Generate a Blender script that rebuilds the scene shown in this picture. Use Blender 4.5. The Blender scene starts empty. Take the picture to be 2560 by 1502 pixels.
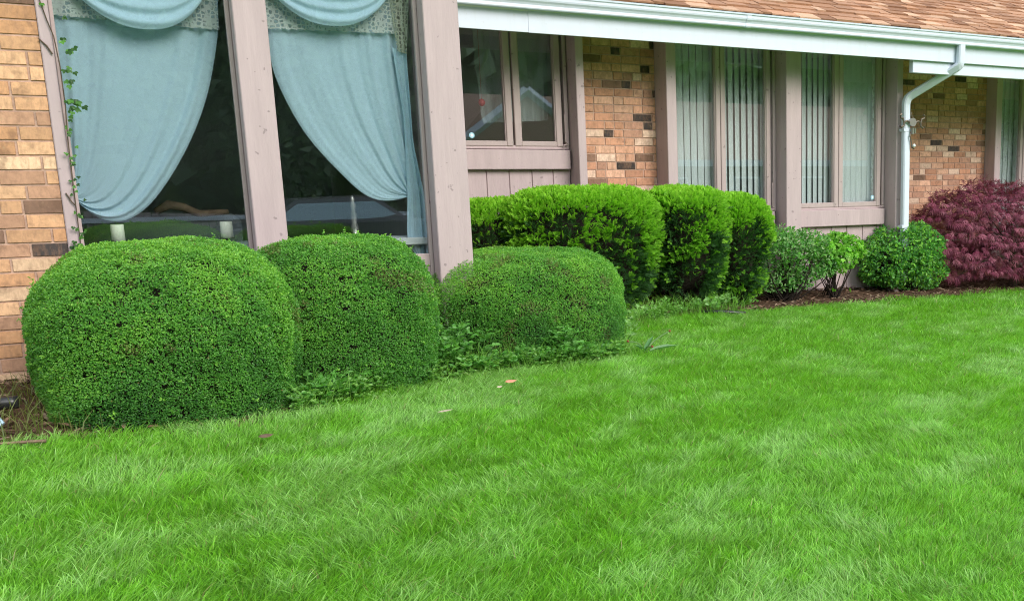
import bpy, bmesh, math, random
import numpy as np
R = math.radians
rng = np.random.default_rng(11)
random.seed(11)
scene = bpy.context.scene
col = scene.collection
PI = math.pi

# ------------------------------------------------------------------ terrain
def soft(v):
    v = np.asarray(v, float)
    a = np.abs(v)
    return np.sign(v) * np.where(a < 14, a, 14 + 6 * (1 - np.exp(-(np.maximum(a, 14) - 14) / 6)))
def gz(x, y):
    return .111 - .048 * soft(x) + .046 * soft(y)

# lawn / bed border, measured on the ground (metres, house frame)
EDGE = [(-6.0, 5.45), (-2.0, 5.45), (-.665, 5.47), (-.47, 5.53), (-.316, 5.56), (-.138, 5.60), (.158, 5.57), (.462, 5.60), (.643, 5.66),
        (.772, 5.75), (1.04, 5.93), (1.339, 6.12), (1.757, 6.36), (2.128, 6.38), (2.474, 6.42), (2.726, 6.50), (2.95, 6.62),
        (3.25, 7.25), (3.55, 7.75), (4.0, 8.08), (4.6, 8.17), (5.036, 8.24), (5.58, 8.34), (6.138, 8.45), (6.78, 8.61), (7.418, 8.72),
        (8.351, 8.89), (9.397, 9.09), (10.647, 9.3), (12.5, 9.5), (16, 9.6)]
EX = np.array([e[0] for e in EDGE]); EY = np.array([e[1] for e in EDGE])
def edge_y(x): return np.interp(x, EX, EY)

_tab = rng.random((8, 256, 256))
def vnoise(x, y, s=0):
    x = np.asarray(x, float) + 71.3; y = np.asarray(y, float) + 53.7
    xi = np.floor(x).astype(int); yi = np.floor(y).astype(int)
    fx = x - xi; fy = y - yi
    fx = fx * fx * (3 - 2 * fx); fy = fy * fy * (3 - 2 * fy)
    t = _tab[s]
    a = t[xi & 255, yi & 255]; b = t[(xi + 1) & 255, yi & 255]
    c = t[xi & 255, (yi + 1) & 255]; d = t[(xi + 1) & 255, (yi + 1) & 255]
    return (a * (1 - fx) + b * fx) * (1 - fy) + (c * (1 - fx) + d * fx) * fy
def fbm(x, y, s=0):
    return .55 * vnoise(x, y, s) + .3 * vnoise(x * 2.1, y * 2.1, (s + 1) % 8) + .15 * vnoise(x * 4.3, y * 4.3, (s + 2) % 8)

# ------------------------------------------------------------------ object helpers
def tag(o, label=None, cat=None, group=None, kind=None):
    if label: o['label'] = label
    if cat: o['category'] = cat
    if group: o['group'] = group
    if kind: o['kind'] = kind
    return o
def thing(name, label, cat, loc=(0, 0, 0), group=None):
    o = bpy.data.objects.new(name, None); col.objects.link(o)
    o.location = loc; o.empty_display_size = .1
    return tag(o, label, cat, group)
def link(name, me, mat, parent=None):
    o = bpy.data.objects.new(name, me); col.objects.link(o)
    if mat and not me.materials: me.materials.append(mat)
    if parent is not None:
        o.parent = parent
        w = (0, 0, 0); p = parent
        x = y = z = 0.
        while p is not None:
            x += p.location.x; y += p.location.y; z += p.location.z; p = p.parent
        o.location = (-x, -y, -z)          # meshes are written in world metres
    return o

class MB:
    """collects polygons (numpy) with per-vertex colours, then becomes one mesh object"""
    def __init__(s): s.V = []; s.Q = []; s.T = []; s.C = []; s.n = 0
    def add(s, V, Q=None, T=None, C=(1, 1, 1)):
        V = np.asarray(V, float).reshape(-1, 3); s.V.append(V)
        C = np.asarray(C, float)
        if C.ndim == 1: C = np.tile(C, (len(V), 1))
        s.C.append(C)
        if Q is not None and len(Q): s.Q.append(np.asarray(Q, int).reshape(-1, 4) + s.n)
        if T is not None and len(T): s.T.append(np.asarray(T, int).reshape(-1, 3) + s.n)
        s.n += len(V)
    def box(s, x0, x1, y0, y1, z0, z1, c=(1, 1, 1)):
        V = [(x0, y0, z0), (x1, y0, z0), (x1, y1, z0), (x0, y1, z0), (x0, y0, z1), (x1, y0, z1), (x1, y1, z1), (x0, y1, z1)]
        s.add(V, [(0, 3, 2, 1), (4, 5, 6, 7), (0, 1, 5, 4), (1, 2, 6, 5), (2, 3, 7, 6), (3, 0, 4, 7)], C=c)
    def cbox(s, x0, x1, y0, y1, z0, z1, b=.004, c=(1, 1, 1)):
        """box with chamfered edges"""
        bm = bmesh.new()
        r = bmesh.ops.create_cube(bm, size=1)
        for v in bm.verts:
            v.co = ((x0 + x1) / 2 + v.co.x * (x1 - x0), (y0 + y1) / 2 + v.co.y * (y1 - y0), (z0 + z1) / 2 + v.co.z * (z1 - z0))
        bmesh.ops.bevel(bm, geom=list(bm.edges), offset=b, segments=1, affect='EDGES')
        s.bm(bm, c)
    def bm(s, bm, c=(1, 1, 1)):
        bm.verts.index_update()
        bmesh.ops.triangulate(bm, faces=[f for f in bm.faces if len(f.verts) > 4])
        V = [tuple(v.co) for v in bm.verts]
        Q = [[v.index for v in f.verts] for f in bm.faces if len(f.verts) == 4]
        T = [[v.index for v in f.verts] for f in bm.faces if len(f.verts) == 3]
        s.add(V, Q, T, c); bm.free()
    def tube(s, pts, rad, n=7, c=(1, 1, 1), cap=True):
        pts = np.asarray(pts, float); m = len(pts)
        rad = np.broadcast_to(np.asarray(rad, float), (m,))
        tan = np.gradient(pts, axis=0); tan /= np.linalg.norm(tan, axis=1)[:, None] + 1e-9
        ref = np.array([0, 0, 1.]) if abs(tan[0][2]) < .9 else np.array([1., 0, 0])
        V = []
        for i in range(m):
            u = np.cross(tan[i], ref); u /= np.linalg.norm(u) + 1e-9
            v = np.cross(tan[i], u); ref = -np.cross(tan[i], u) if False else ref
            for k in range(n):
                a = 2 * PI * k / n
                V.append(pts[i] + rad[i] * (math.cos(a) * u + math.sin(a) * v))
        Q = [(i * n + k, i * n + (k + 1) % n, (i + 1) * n + (k + 1) % n, (i + 1) * n + k) for i in range(m - 1) for k in range(n)]
        T = []
        if cap:
            V.append(pts[0]); V.append(pts[-1]); a = m * n
            T = [(a, (k + 1) % n, k) for k in range(n)] + [(a + 1, (m - 1) * n + k, (m - 1) * n + (k + 1) % n) for k in range(n)]
        s.add(V, Q, T, c)
    def prism(s, prof, x0, x1, c=(1, 1, 1)):
        """closed profile of (y,z) swept along X"""
        m = len(prof)
        V = [(x0, y, z) for y, z in prof] + [(x1, y, z) for y, z in prof]
        Q = [(k, (k + 1) % m, m + (k + 1) % m, m + k) for k in range(m)]
        bm = bmesh.new()
        vs = [bm.verts.new(v) for v in V]
        for q in Q: bm.faces.new([vs[i] for i in q])
        bm.faces.new(vs[:m][::-1]); bm.faces.new(vs[m:])
        bmesh.ops.recalc_face_normals(bm, faces=list(bm.faces))
        s.bm(bm, c)
    def lathe(s, prof, cx, cy, z0, n=16, c=(1, 1, 1)):
        V = []; m = len(prof)
        for r, z in prof:
            for k in range(n):
                V.append((cx + r * math.cos(2 * PI * k / n), cy + r * math.sin(2 * PI * k / n), z0 + z))
        Q = [(i * n + k, i * n + (k + 1) % n, (i + 1) * n + (k + 1) % n, (i + 1) * n + k) for i in range(m - 1) for k in range(n)]
        V += [(cx, cy, z0 + prof[0][1]), (cx, cy, z0 + prof[-1][1])]; a = m * n
        T = [(a, (k + 1) % n, k) for k in range(n)] + [(a + 1, (m - 1) * n + k, (m - 1) * n + (k + 1) % n) for k in range(n)]
        s.add(V, Q, T, c)
    def build(s, name, mat, parent=None, smooth=False):
        V = np.concatenate(s.V); C = np.concatenate(s.C)
        Q = np.concatenate(s.Q) if s.Q else np.zeros((0, 4), int)
        T = np.concatenate(s.T) if s.T else np.zeros((0, 3), int)
        me = bpy.data.meshes.new(name)
        me.vertices.add(len(V)); me.vertices.foreach_set('co', V.astype(np.float32).ravel())
        li = np.concatenate([Q.ravel(), T.ravel()]).astype(np.int32)
        me.loops.add(len(li)); me.loops.foreach_set('vertex_index', li)
        nq, nt = len(Q), len(T)
        me.polygons.add(nq + nt)
        st = np.concatenate([np.arange(nq) * 4, nq * 4 + np.arange(nt) * 3]).astype(np.int32)
        me.polygons.foreach_set('loop_start', st)
        me.update(calc_edges=True)
        me.polygons.foreach_set('use_smooth', np.full(nq + nt, bool(smooth)))
        at = me.attributes.new('col', 'FLOAT_COLOR', 'POINT')
        at.data.foreach_set('color', np.hstack([C, np.ones((len(C), 1))]).astype(np.float32).ravel())
        me.update()
        return link(name, me, mat, parent)

# ------------------------------------------------------------------ materials
def newmat(name):
    m = bpy.data.materials.new(name); m.use_nodes = True
    nt = m.node_tree
    b = nt.nodes['Principled BSDF']
    return m, nt, b
def N(nt, t, **kw):
    n = nt.nodes.new(t)
    for k, v in kw.items():
        if k in n.inputs: n.inputs[k].default_value = v
        else: setattr(n, k, v)
    return n
def mixc(nt, fac, a, b, mode='MIX'):
    m = nt.nodes.new('ShaderNodeMix'); m.data_type = 'RGBA'; m.blend_type = mode
    for sock, v in ((0, fac), (6, a), (7, b)):
        if isinstance(v, (int, float)): m.inputs[sock].default_value = v
        elif isinstance(v, tuple): m.inputs[sock].default_value = (*v[:3], 1)
        else: nt.links.new(v, m.inputs[sock])
    return m.outputs[2]
def ramp(nt, src, stops):
    r = nt.nodes.new('ShaderNodeValToRGB')
    el = r.color_ramp.elements
    while len(el) < len(stops): el.new(.5)
    for e, (p, c) in zip(el, stops):
        e.position = p; e.color = (*(c if isinstance(c, tuple) else (c, c, c)), 1)
    nt.links.new(src, r.inputs[0]); return r.outputs[0]
def noise(nt, scale, detail=4, rough=.55, stretch=None):
    tc = N(nt, 'ShaderNodeTexCoord')
    src = tc.outputs['Object']
    if stretch:
        mp = N(nt, 'ShaderNodeMapping'); mp.inputs['Scale'].default_value = stretch
        nt.links.new(src, mp.inputs[0]); src = mp.outputs[0]
    n = N(nt, 'ShaderNodeTexNoise', Scale=scale, Detail=detail, Roughness=rough)
    nt.links.new(src, n.inputs['Vector']); return n.outputs[0]
def bump(nt, b, h, strength=.3, dist=.01):
    n = N(nt, 'ShaderNodeBump', Strength=strength, Distance=dist)
    nt.links.new(h, n.inputs['Height']); nt.links.new(n.outputs[0], b.inputs['Normal'])
def attr(nt): return N(nt, 'ShaderNodeAttribute', attribute_name='col').outputs['Color']

def leafmat(name, trans=.35, rough=.45, spec=.35):
    m, nt, b = newmat(name)
    c = attr(nt)
    nt.links.new(c, b.inputs['Base Color'])
    b.inputs['Roughness'].default_value = rough; b.inputs['Specular IOR Level'].default_value = spec
    t = N(nt, 'ShaderNodeBsdfTranslucent')
    nt.links.new(mixc(nt, 1., c, (1.25, 1.3, .6), 'MULTIPLY'), t.inputs[0])
    mx = N(nt, 'ShaderNodeMixShader', Fac=trans)
    nt.links.new(b.outputs[0], mx.inputs[1]); nt.links.new(t.outputs[0], mx.inputs[2])
    nt.links.new(mx.outputs[0], nt.nodes['Material Output'].inputs[0])
    return m
def plain(name, c, rough=.6, spec=.3, nscale=None, namt=.15, bscale=None, bstr=.2, bdist=.004, stretch=None, metal=0):
    m, nt, b = newmat(name)
    b.inputs['Roughness'].default_value = rough; b.inputs['Specular IOR Level'].default_value = spec; b.inputs['Metallic'].default_value = metal
    if nscale:
        f = ramp(nt, noise(nt, nscale, 5, .6, stretch), [(.3, 0.), (.7, 1.)])
        nt.links.new(mixc(nt, f, tuple(x * (1 - namt) for x in c), tuple(min(1, x * (1 + namt)) for x in c)), b.inputs['Base Color'])
    else: b.inputs['Base Color'].default_value = (*c, 1)
    if bscale: bump(nt, b, noise(nt, bscale, 5, .6, stretch), bstr, bdist)
    return m
def attrmat(name, rough=.8, spec=.2, nscale=30, namt=.25, bscale=60, bstr=.4, bdist=.003):
    m, nt, b = newmat(name)
    f = ramp(nt, noise(nt, nscale, 5, .65), [(.3, 1 - namt), (.7, 1 + namt * .6)])
    nt.links.new(mixc(nt, 1., attr(nt), f, 'MULTIPLY'), b.inputs['Base Color'])
    b.inputs['Roughness'].default_value = rough; b.inputs['Specular IOR Level'].default_value = spec
    if bscale: bump(nt, b, noise(nt, bscale, 5, .6), bstr, bdist)
    return m

M = {}
TAUPE = (.485, .38, .385)
def woodpaint(name, c):
    m, nt, b = newmat(name)
    f = ramp(nt, noise(nt, 5, 6, .7, (3, 3, .35)), [(.3, 0.), (.75, 1.)])
    base = mixc(nt, f, tuple(x * .88 for x in c), tuple(x * 1.06 for x in c))
    sp = ramp(nt, noise(nt, 22, 2, .5), [(.27, 1.), (.30, 0.)])          # scuffs and nail heads
    nt.links.new(mixc(nt, sp, base, tuple(x * .62 for x in c)), b.inputs['Base Color'])
    b.inputs['Roughness'].default_value = .6; b.inputs['Specular IOR Level'].default_value = .25
    bump(nt, b, noise(nt, 60, 6, .7, (1, 1, .14)), .55, .005)
    return m
M['taupe'] = woodpaint('taupe_painted_wood', TAUPE)
M['taupe2'] = woodpaint('taupe_painted_frame', (.45, .36, .35))
def whitemat():
    m, nt, b = newmat('white_aluminium')
    st = ramp(nt, noise(nt, 7, 5, .65, (2.2, 1, .25)), [(.50, 0.), (.80, .38)])
    c1 = mixc(nt, st, (.62, .67, .765), (.50, .54, .55))
    sp = ramp(nt, noise(nt, 45, 3, .6), [(.66, 0.), (.74, .5)])
    nt.links.new(mixc(nt, sp, c1, (.46, .46, .43)), b.inputs['Base Color'])
    b.inputs['Roughness'].default_value = .42; b.inputs['Specular IOR Level'].default_value = .4
    bump(nt, b, noise(nt, 2.5, 3, .5, (1, 1, 3)), .12, .02)
    return m
M['white'] = whitemat()
M['soffit'] = plain('soffit', (.80, .80, .79), .8)
def brickmat():
    m, nt, b = newmat('brick')
    a = N(nt, 'ShaderNodeAttribute', attribute_name='col')
    f = ramp(nt, noise(nt, 26, 5, .65), [(.28, .72), (.5, 1.), (.75, 1.16)])
    c1 = mixc(nt, 1., a.outputs['Color'], f, 'MULTIPLY')
    c1 = mixc(nt, ramp(nt, noise(nt, 30, 4, .7, (1.6, 1, .5)), [(.46, 0.), (.66, .45)]), c1, (.30, .17, .11))      # drag marks of the wire-cut face
    f2 = ramp(nt, noise(nt, 9, 3, .6), [(.60, 0.), (.72, .55)])
    c2 = mixc(nt, f2, c1, (.16, .09, .06))
    f3 = ramp(nt, noise(nt, 15, 3, .6), [(.62, 0.), (.75, .35)])
    nt.links.new(mixc(nt, f3, c2, (.62, .46, .27)), b.inputs['Base Color'])
    b.inputs['Roughness'].default_value = .85; b.inputs['Specular IOR Level'].default_value = .2
    bump(nt, b, noise(nt, 70, 6, .7), .5, .004)
    return m
M['brick'] = brickmat()
M['mortar'] = plain('mortar', (.46, .31, .24), .95, .1, nscale=25, namt=.25, bscale=120, bstr=.5)
M['found'] = plain('foundation', (.33, .29, .27), .9, .1, nscale=8, namt=.2, bscale=40, bstr=.5)
M['shingle'] = attrmat('shingle', .9, .15, 40, .22, 150, .5, .003)
M['dark'] = plain('room_plaster', (.62, .63, .63), .9, .1)
M['room'] = plain('main_room_plaster', (.60, .60, .58), .9, .1)
def glassmat():
    m, nt, b = newmat('window_glass')
    nt.nodes.remove(b)
    lw = N(nt, 'ShaderNodeLayerWeight', Blend=.5)
    pw = N(nt, 'ShaderNodeMath', operation='POWER'); pw.inputs[1].default_value = 4.5; nt.links.new(lw.outputs['Facing'], pw.inputs[0])
    mul = N(nt, 'ShaderNodeMath', operation='MULTIPLY_ADD'); mul.inputs[1].default_value = .85; mul.inputs[2].default_value = .12
    nt.links.new(pw.outputs[0], mul.inputs[0])
    t = N(nt, 'ShaderNodeBsdfTransparent', Color=(.93, .96, .96, 1))
    g = N(nt, 'ShaderNodeBsdfGlossy', Roughness=.0)
    mx = N(nt, 'ShaderNodeMixShader'); nt.links.new(mul.outputs[0], mx.inputs[0])
    nt.links.new(t.outputs[0], mx.inputs[1]); nt.links.new(g.outputs[0], mx.inputs[2])
    nt.links.new(mx.outputs[0], nt.nodes['Material Output'].inputs[0])
    return m
M['glass'] = glassmat()
def clothmat(name, c, trans=.3, alpha=None):
    m, nt, b = newmat(name)
    b.inputs['Base Color'].default_value = (*c, 1); b.inputs['Roughness'].default_value = .9; b.inputs['Specular IOR Level'].default_value = .1
    t = N(nt, 'ShaderNodeBsdfTranslucent', Color=(*c, 1))
    mx = N(nt, 'ShaderNodeMixShader', Fac=trans)
    nt.links.new(b.outputs[0], mx.inputs[1]); nt.links.new(t.outputs[0], mx.inputs[2])
    out = mx.outputs[0]
    cr = mixc(nt, .35, noise(nt, 14, 6, .65, (1.6, 1, .22)), noise(nt, 260, 2, .6)); bump(nt, b, cr, .45, .012)
    if alpha:
        tc = N(nt, 'ShaderNodeTexCoord')
        vo = N(nt, 'ShaderNodeTexVoronoi', Scale=alpha, feature='DISTANCE_TO_EDGE', Randomness=.55); nt.links.new(tc.outputs['Object'], vo.inputs['Vector'])
        hole = ramp(nt, vo.outputs['Distance'], [(.10, 1.), (.22, .22)])
        tr = N(nt, 'ShaderNodeBsdfTransparent')
        m2 = N(nt, 'ShaderNodeMixShader'); nt.links.new(hole, m2.inputs[0])
        nt.links.new(tr.outputs[0], m2.inputs[1]); nt.links.new(out, m2.inputs[2]); out = m2.outputs[0]
    nt.links.new(out, nt.nodes['Material Output'].inputs[0])
    return m
M['curtain'] = clothmat('blue_voile', (.57, .75, .86), .18)
M['lace'] = clothmat('grey_lace', (.66, .69, .66), .2, 42)
M['jabot'] = clothmat('cream_lace', (.55, .55, .45), .2, 40)
M['sheer'] = clothmat('white_sheer', (.5, .55, .56), .3)
M['blind'] = clothmat('pale_blind', (.80, .83, .83), .2)
M['wax'] = plain('candle_wax', (.82, .82, .68), .5, .4)
M['silver'] = plain('silver', (.38, .36, .33), .3, .5, metal=.8)
M['black'] = plain('black_plastic', (.02, .02, .022), .35, .5)
M['metal'] = plain('weathered_metal', (.17, .14, .11), .5, .4, metal=.6)
M['red'] = plain('red_paint', (.5, .03, .04), .4, .5)
M['bluedisc'] = plain('pale_blue_decal', (.35, .6, .72), .4, .4)
M['whitedisc'] = plain('white_decal', (.75, .8, .82), .4, .4)
M['solar'] = plain('solar_cell', (.38, .52, .62), .2, .6, nscale=20, namt=.1)
M['bark'] = plain('bark', (.10, .075, .055), .9, .1, nscale=30, namt=.35, bscale=60, bstr=.6)
M['twigcore'] = plain('twigs_and_dark_core', (.030, .024, .020), .95, .05, nscale=40, namt=.4, bscale=40, bstr=.8, bdist=.02)  # real twigs, and the near-black inner hulls that paint in shade
M['leaf'] = leafmat('boxwood_leaf', .38, .4, .4)
M['needle'] = leafmat('yew_needle', .4, .5, .3)
M['maple'] = leafmat('maple_leaf', .3, .5, .25)
M['grass'] = leafmat('grass_blade', .42, .4, .45)
M['chips'] = attrmat('wood_chip', .9, .1, 60, .3, None)
M['sofa'] = plain('grey_upholstery', (.13, .15, .16), .9, .1)
M['drift'] = plain('driftwood', (.22, .15, .10), .8, .2, nscale=14, namt=.4)

def soilmat():
    m, nt, b = newmat('mulch_soil')
    f = ramp(nt, noise(nt, 26, 6, .7), [(.3, (.045, .028, .018)), (.55, (.11, .065, .04)), (.75, (.19, .12, .08))])
    nt.links.new(f, b.inputs['Base Color']); b.inputs['Roughness'].default_value = .95; b.inputs['Specular IOR Level'].default_value = .1
    bump(nt, b, noise(nt, 40, 6, .7), .8, .02); return m
M['soil'] = soilmat()
def lawnmat():
    m, nt, b = newmat('lawn_thatch')
    f = ramp(nt, noise(nt, 30, 6, .7), [(.3, (.06, .19, .012)), (.55, (.11, .31, .02)), (.8, (.18, .42, .05))])
    nt.links.new(f, b.inputs['Base Color']); b.inputs['Roughness'].default_value = .9; b.inputs['Specular IOR Level'].default_value = .1
    bump(nt, b, noise(nt, 60, 6, .7), .8, .03); return m
M['lawn'] = lawnmat()

# ------------------------------------------------------------------ leaves
def unit(v): return v / (np.linalg.norm(v, axis=-1, keepdims=True) + 1e-9)
def rvec(n): return unit(rng.normal(size=(n, 3)))
def leaves(mb, P, A, Nn, L, W, C, fold=.25, droop=.12, six=False):
    n = len(P)
    if n == 0: return
    A = unit(A); S = unit(np.cross(A, Nn)); Nn = unit(np.cross(S, A))
    L = np.broadcast_to(L, (n,))[:, None]; W = np.broadcast_to(W, (n,))[:, None]
    C = np.broadcast_to(np.asarray(C, float), (n, 3))
    if six:
        b = P; t = P + A * L - Nn * L * droop
        v = [b, P + A * L * .3 + S * W * .45 + Nn * W * fold, P + A * L * .68 + S * W * .42 + Nn * (W * fold - L * droop * .4), t,
             P + A * L * .68 - S * W * .42 + Nn * (W * fold - L * droop * .4), P + A * L * .3 - S * W * .45 + Nn * W * fold]
        V = np.stack(v, 1).reshape(-1, 3); i = np.arange(n)[:, None] * 6
        mb.add(V, np.concatenate([i + np.array([[0, 1, 2, 3]]), i + np.array([[0, 3, 4, 5]])]), C=np.repeat(C, 6, 0))
    else:
        v = [P, P + A * L * .5 + S * W * .5 + Nn * W * fold, P + A * L - Nn * L * droop, P + A * L * .5 - S * W * .5 + Nn * W * fold]
        V = np.stack(v, 1).reshape(-1, 3); i = np.arange(n)[:, None] * 4
        mb.add(V, i + np.array([[0, 1, 2, 3]]), C=np.repeat(C, 4, 0))

def ico(sub=5):
    bm = bmesh.new(); bmesh.ops.create_icosphere(bm, subdivisions=sub, radius=1)
    bm.verts.index_update()
    V = np.array([v.co[:] for v in bm.verts]); T = np.array([[v.index for v in f.verts] for f in bm.faces]); bm.free()
    return V, T
ICO_V, ICO_T = ico(5)
def blob(c, abc, n=2.6, lump=.03, seed=0, low=1.0, sink=1.0, nz=None):
    """clipped-shrub hull: superellipsoid with gentle lumps; low <1 narrows the foot"""
    D = ICO_V
    nz = nz or n
    r = 1 / ((np.abs(D[:, 0]) ** n + np.abs(D[:, 1]) ** n) ** (nz / n) + np.abs(D[:, 2]) ** nz) ** (1 / nz)
    g = np.random.default_rng(seed)
    k = np.zeros(len(D))
    for f in (2.2, 4, 7, 12):
        w = g.normal(size=3) * f; k += np.sin(D @ w + g.random() * 6.28) / f * 2.2
    P = D * (r * (1 + lump * k))[:, None] * np.array(abc)
    h = np.clip((P[:, 2] / abc[2] + 1) / 2, 0, 1)
    P[:, 2] = np.where(P[:, 2] < 0, P[:, 2] * sink, P[:, 2])
    s = low + (1 - low) * np.clip(h / .62, 0, 1) ** .8
    P[:, :2] *= s[:, None]
    return P + np.array(c)
def sample(V, T, n):
    a, b, c = V[T[:, 0]], V[T[:, 1]], V[T[:, 2]]
    cr = np.cross(b - a, c - a); ar = np.linalg.norm(cr, axis=1)
    i = rng.choice(len(T), n, p=ar / ar.sum())
    u, v = rng.random(n), rng.random(n); k = u + v > 1; u[k] = 1 - u[k]; v[k] = 1 - v[k]
    P = a[i] + (b - a)[i] * u[:, None] + (c - a)[i] * v[:, None]
    return P, unit(cr[i])
def shrink(V, c, d, abc):
    """move a hull inwards by about d metres"""
    c = np.array(c); q = V - c
    return c + q * (1 - d / np.array(abc))
def lerp3(a, b, t): return np.asarray(a) + (np.asarray(b) - np.asarray(a)) * t[:, None]

def holes(P, k, r0, r1, front=None):
    """clear small gaps in a leaf layer"""
    keep = np.ones(len(P), bool)
    cand = P if front is None else P[front]; ctr = P.mean(0)
    for q in cand[rng.integers(0, len(cand), k)]:
        r = rng.uniform(r0, r1)
        d = (P - q) * np.array([1, 1, rng.uniform(1, 1.8)]); m = q - ctr; m = m / (np.linalg.norm(m) + 1e-9)
        keep &= np.sum(d * d, axis=1) - .85 * (d @ m) ** 2 * (np.abs(d @ m) < .09) > r * r * rng.uniform(.5, 1.2, len(P))
    return keep

def twigs(mb, base, hull, n, r=.006, c=(1, 1, 1)):
    for k in range(n):
        q = hull[rng.integers(0, len(hull))]
        b = np.array(base) + np.array([rng.normal() * .05, rng.normal() * .05, 0])
        b[2] = gz(b[0], b[1]) - .03
        m = b + (q - b) * .5 + np.array([rng.normal() * .04, rng.normal() * .04, -.03])
        t = np.linspace(0, 1, 5)[:, None]
        pts = (1 - t) ** 2 * b + 2 * t * (1 - t) * m + t * t * (b + (q - b) * .93)
        mb.tube(pts, np.linspace(r, r * .35, 5), 5, c)

# ------------------------------------------------------------------ camera, light, sky
cam = bpy.data.cameras.new('camera'); co = bpy.data.objects.new('camera', cam); col.objects.link(co)
co.location = (0, 0, 1.6); co.rotation_euler = (R(90 - 11.4), 0, R(-33.7))
cam.sensor_width = 36; cam.lens = 36 * 2600 / 2560; cam.shift_x = -720 / 2560; cam.shift_y = 184 / 2560
cam.clip_start = .05; cam.clip_end = 2000
scene.camera = co
SUN_EL, SUN_AZ = R(33), R(163)          # azimuth clockwise from +Y
w = bpy.data.worlds.new('World'); scene.world = w; w.use_nodes = True
nt = w.node_tree; bg = nt.nodes['Background']
sky = nt.nodes.new('ShaderNodeTexSky'); sky.sky_type = 'NISHITA'; sky.sun_disc = False
sky.sun_elevation = SUN_EL; sky.sun_rotation = SUN_AZ; sky.air_density = 1.0; sky.dust_density = 3.0; sky.ozone_density = 1.0
tc = N(nt, 'ShaderNodeTexCoord')
nz = N(nt, 'ShaderNodeTexNoise', Scale=2.2, Detail=6, Roughness=.6); nt.links.new(tc.outputs['Generated'], nz.inputs['Vector'])
cl = ramp(nt, nz.outputs[0], [(.3, (5.6, 6.6, 7.5)), (.7, (7.6, 8.3, 8.9))])
nt.links.new(mixc(nt, .72, sky.outputs[0], cl), bg.inputs[0]); bg.inputs[1].default_value = .13
sun = bpy.data.lights.new('sun', 'SUN'); sun.energy = 1.5; sun.angle = R(30); sun.color = (1, .96, .9)
so = bpy.data.objects.new('sun', sun); col.objects.link(so)
# direction towards the sun
sx, sy, sz = math.sin(SUN_AZ) * math.cos(SUN_EL), math.cos(SUN_AZ) * math.cos(SUN_EL), math.sin(SUN_EL)
from mathutils import Vector
so.rotation_euler = Vector((sx, sy, sz)).to_track_quat('Z', 'Y').to_euler(); so.location = (0, -5, 12)
vs = scene.view_settings; vs.view_transform = 'Standard'; vs.look = 'None'; vs.exposure = .92; vs.gamma = 1
scene.cycles.max_bounces = 8; scene.cycles.transparent_max_bounces = 12
scene.cycles.use_denoising = True
scene.cycles.denoising_prefilter = 'NONE'
scene.cycles.filter_width = 1.1
scene.cycles.sample_clamp_indirect = 4.0

# ------------------------------------------------------------------ ground
mb = MB()
gx = np.concatenate([np.arange(-200, -20, 20.), np.arange(-20, 24, 2.), np.arange(24, 224, 20.)])
gy = np.concatenate([np.arange(-200, -20, 20.), np.arange(-20, 24, 2.), np.arange(24, 224, 20.)])
X, Y = np.meshgrid(gx, gy, indexing='ij'); V = np.stack([X.ravel(), Y.ravel(), gz(X, Y).ravel()], 1)
ny = len(gy); i = np.arange((len(gx) - 1) * ny).reshape(-1, ny)[:, :-1].ravel()
mb.add(V, np.stack([i, i + ny, i + ny + 1, i + 1], 1))
tag(mb.build('lawn', M['lawn']), kind='structure')
mb = MB()
xs_ = np.arange(-5, 13.01, .1); ys_ = edge_y(xs_) + .02 * np.sin(xs_ * 23) + .015 * np.sin(xs_ * 51)
far = np.where(xs_ < 2.1, 7.0, np.where(xs_ < 7.5, 9.5, 10.9))
far = np.maximum(far, ys_ + .3)
V = np.concatenate([np.stack([xs_, ys_, gz(xs_, ys_) + .006], 1), np.stack([xs_, far, gz(xs_, far) + .006], 1)])
k = len(xs_); i = np.arange(k - 1)
mb.add(V, np.stack([i, i + 1, i + 1 + k, i + k], 1))
tag(mb.build('planting_bed', M['soil']), kind='structure')

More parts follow.
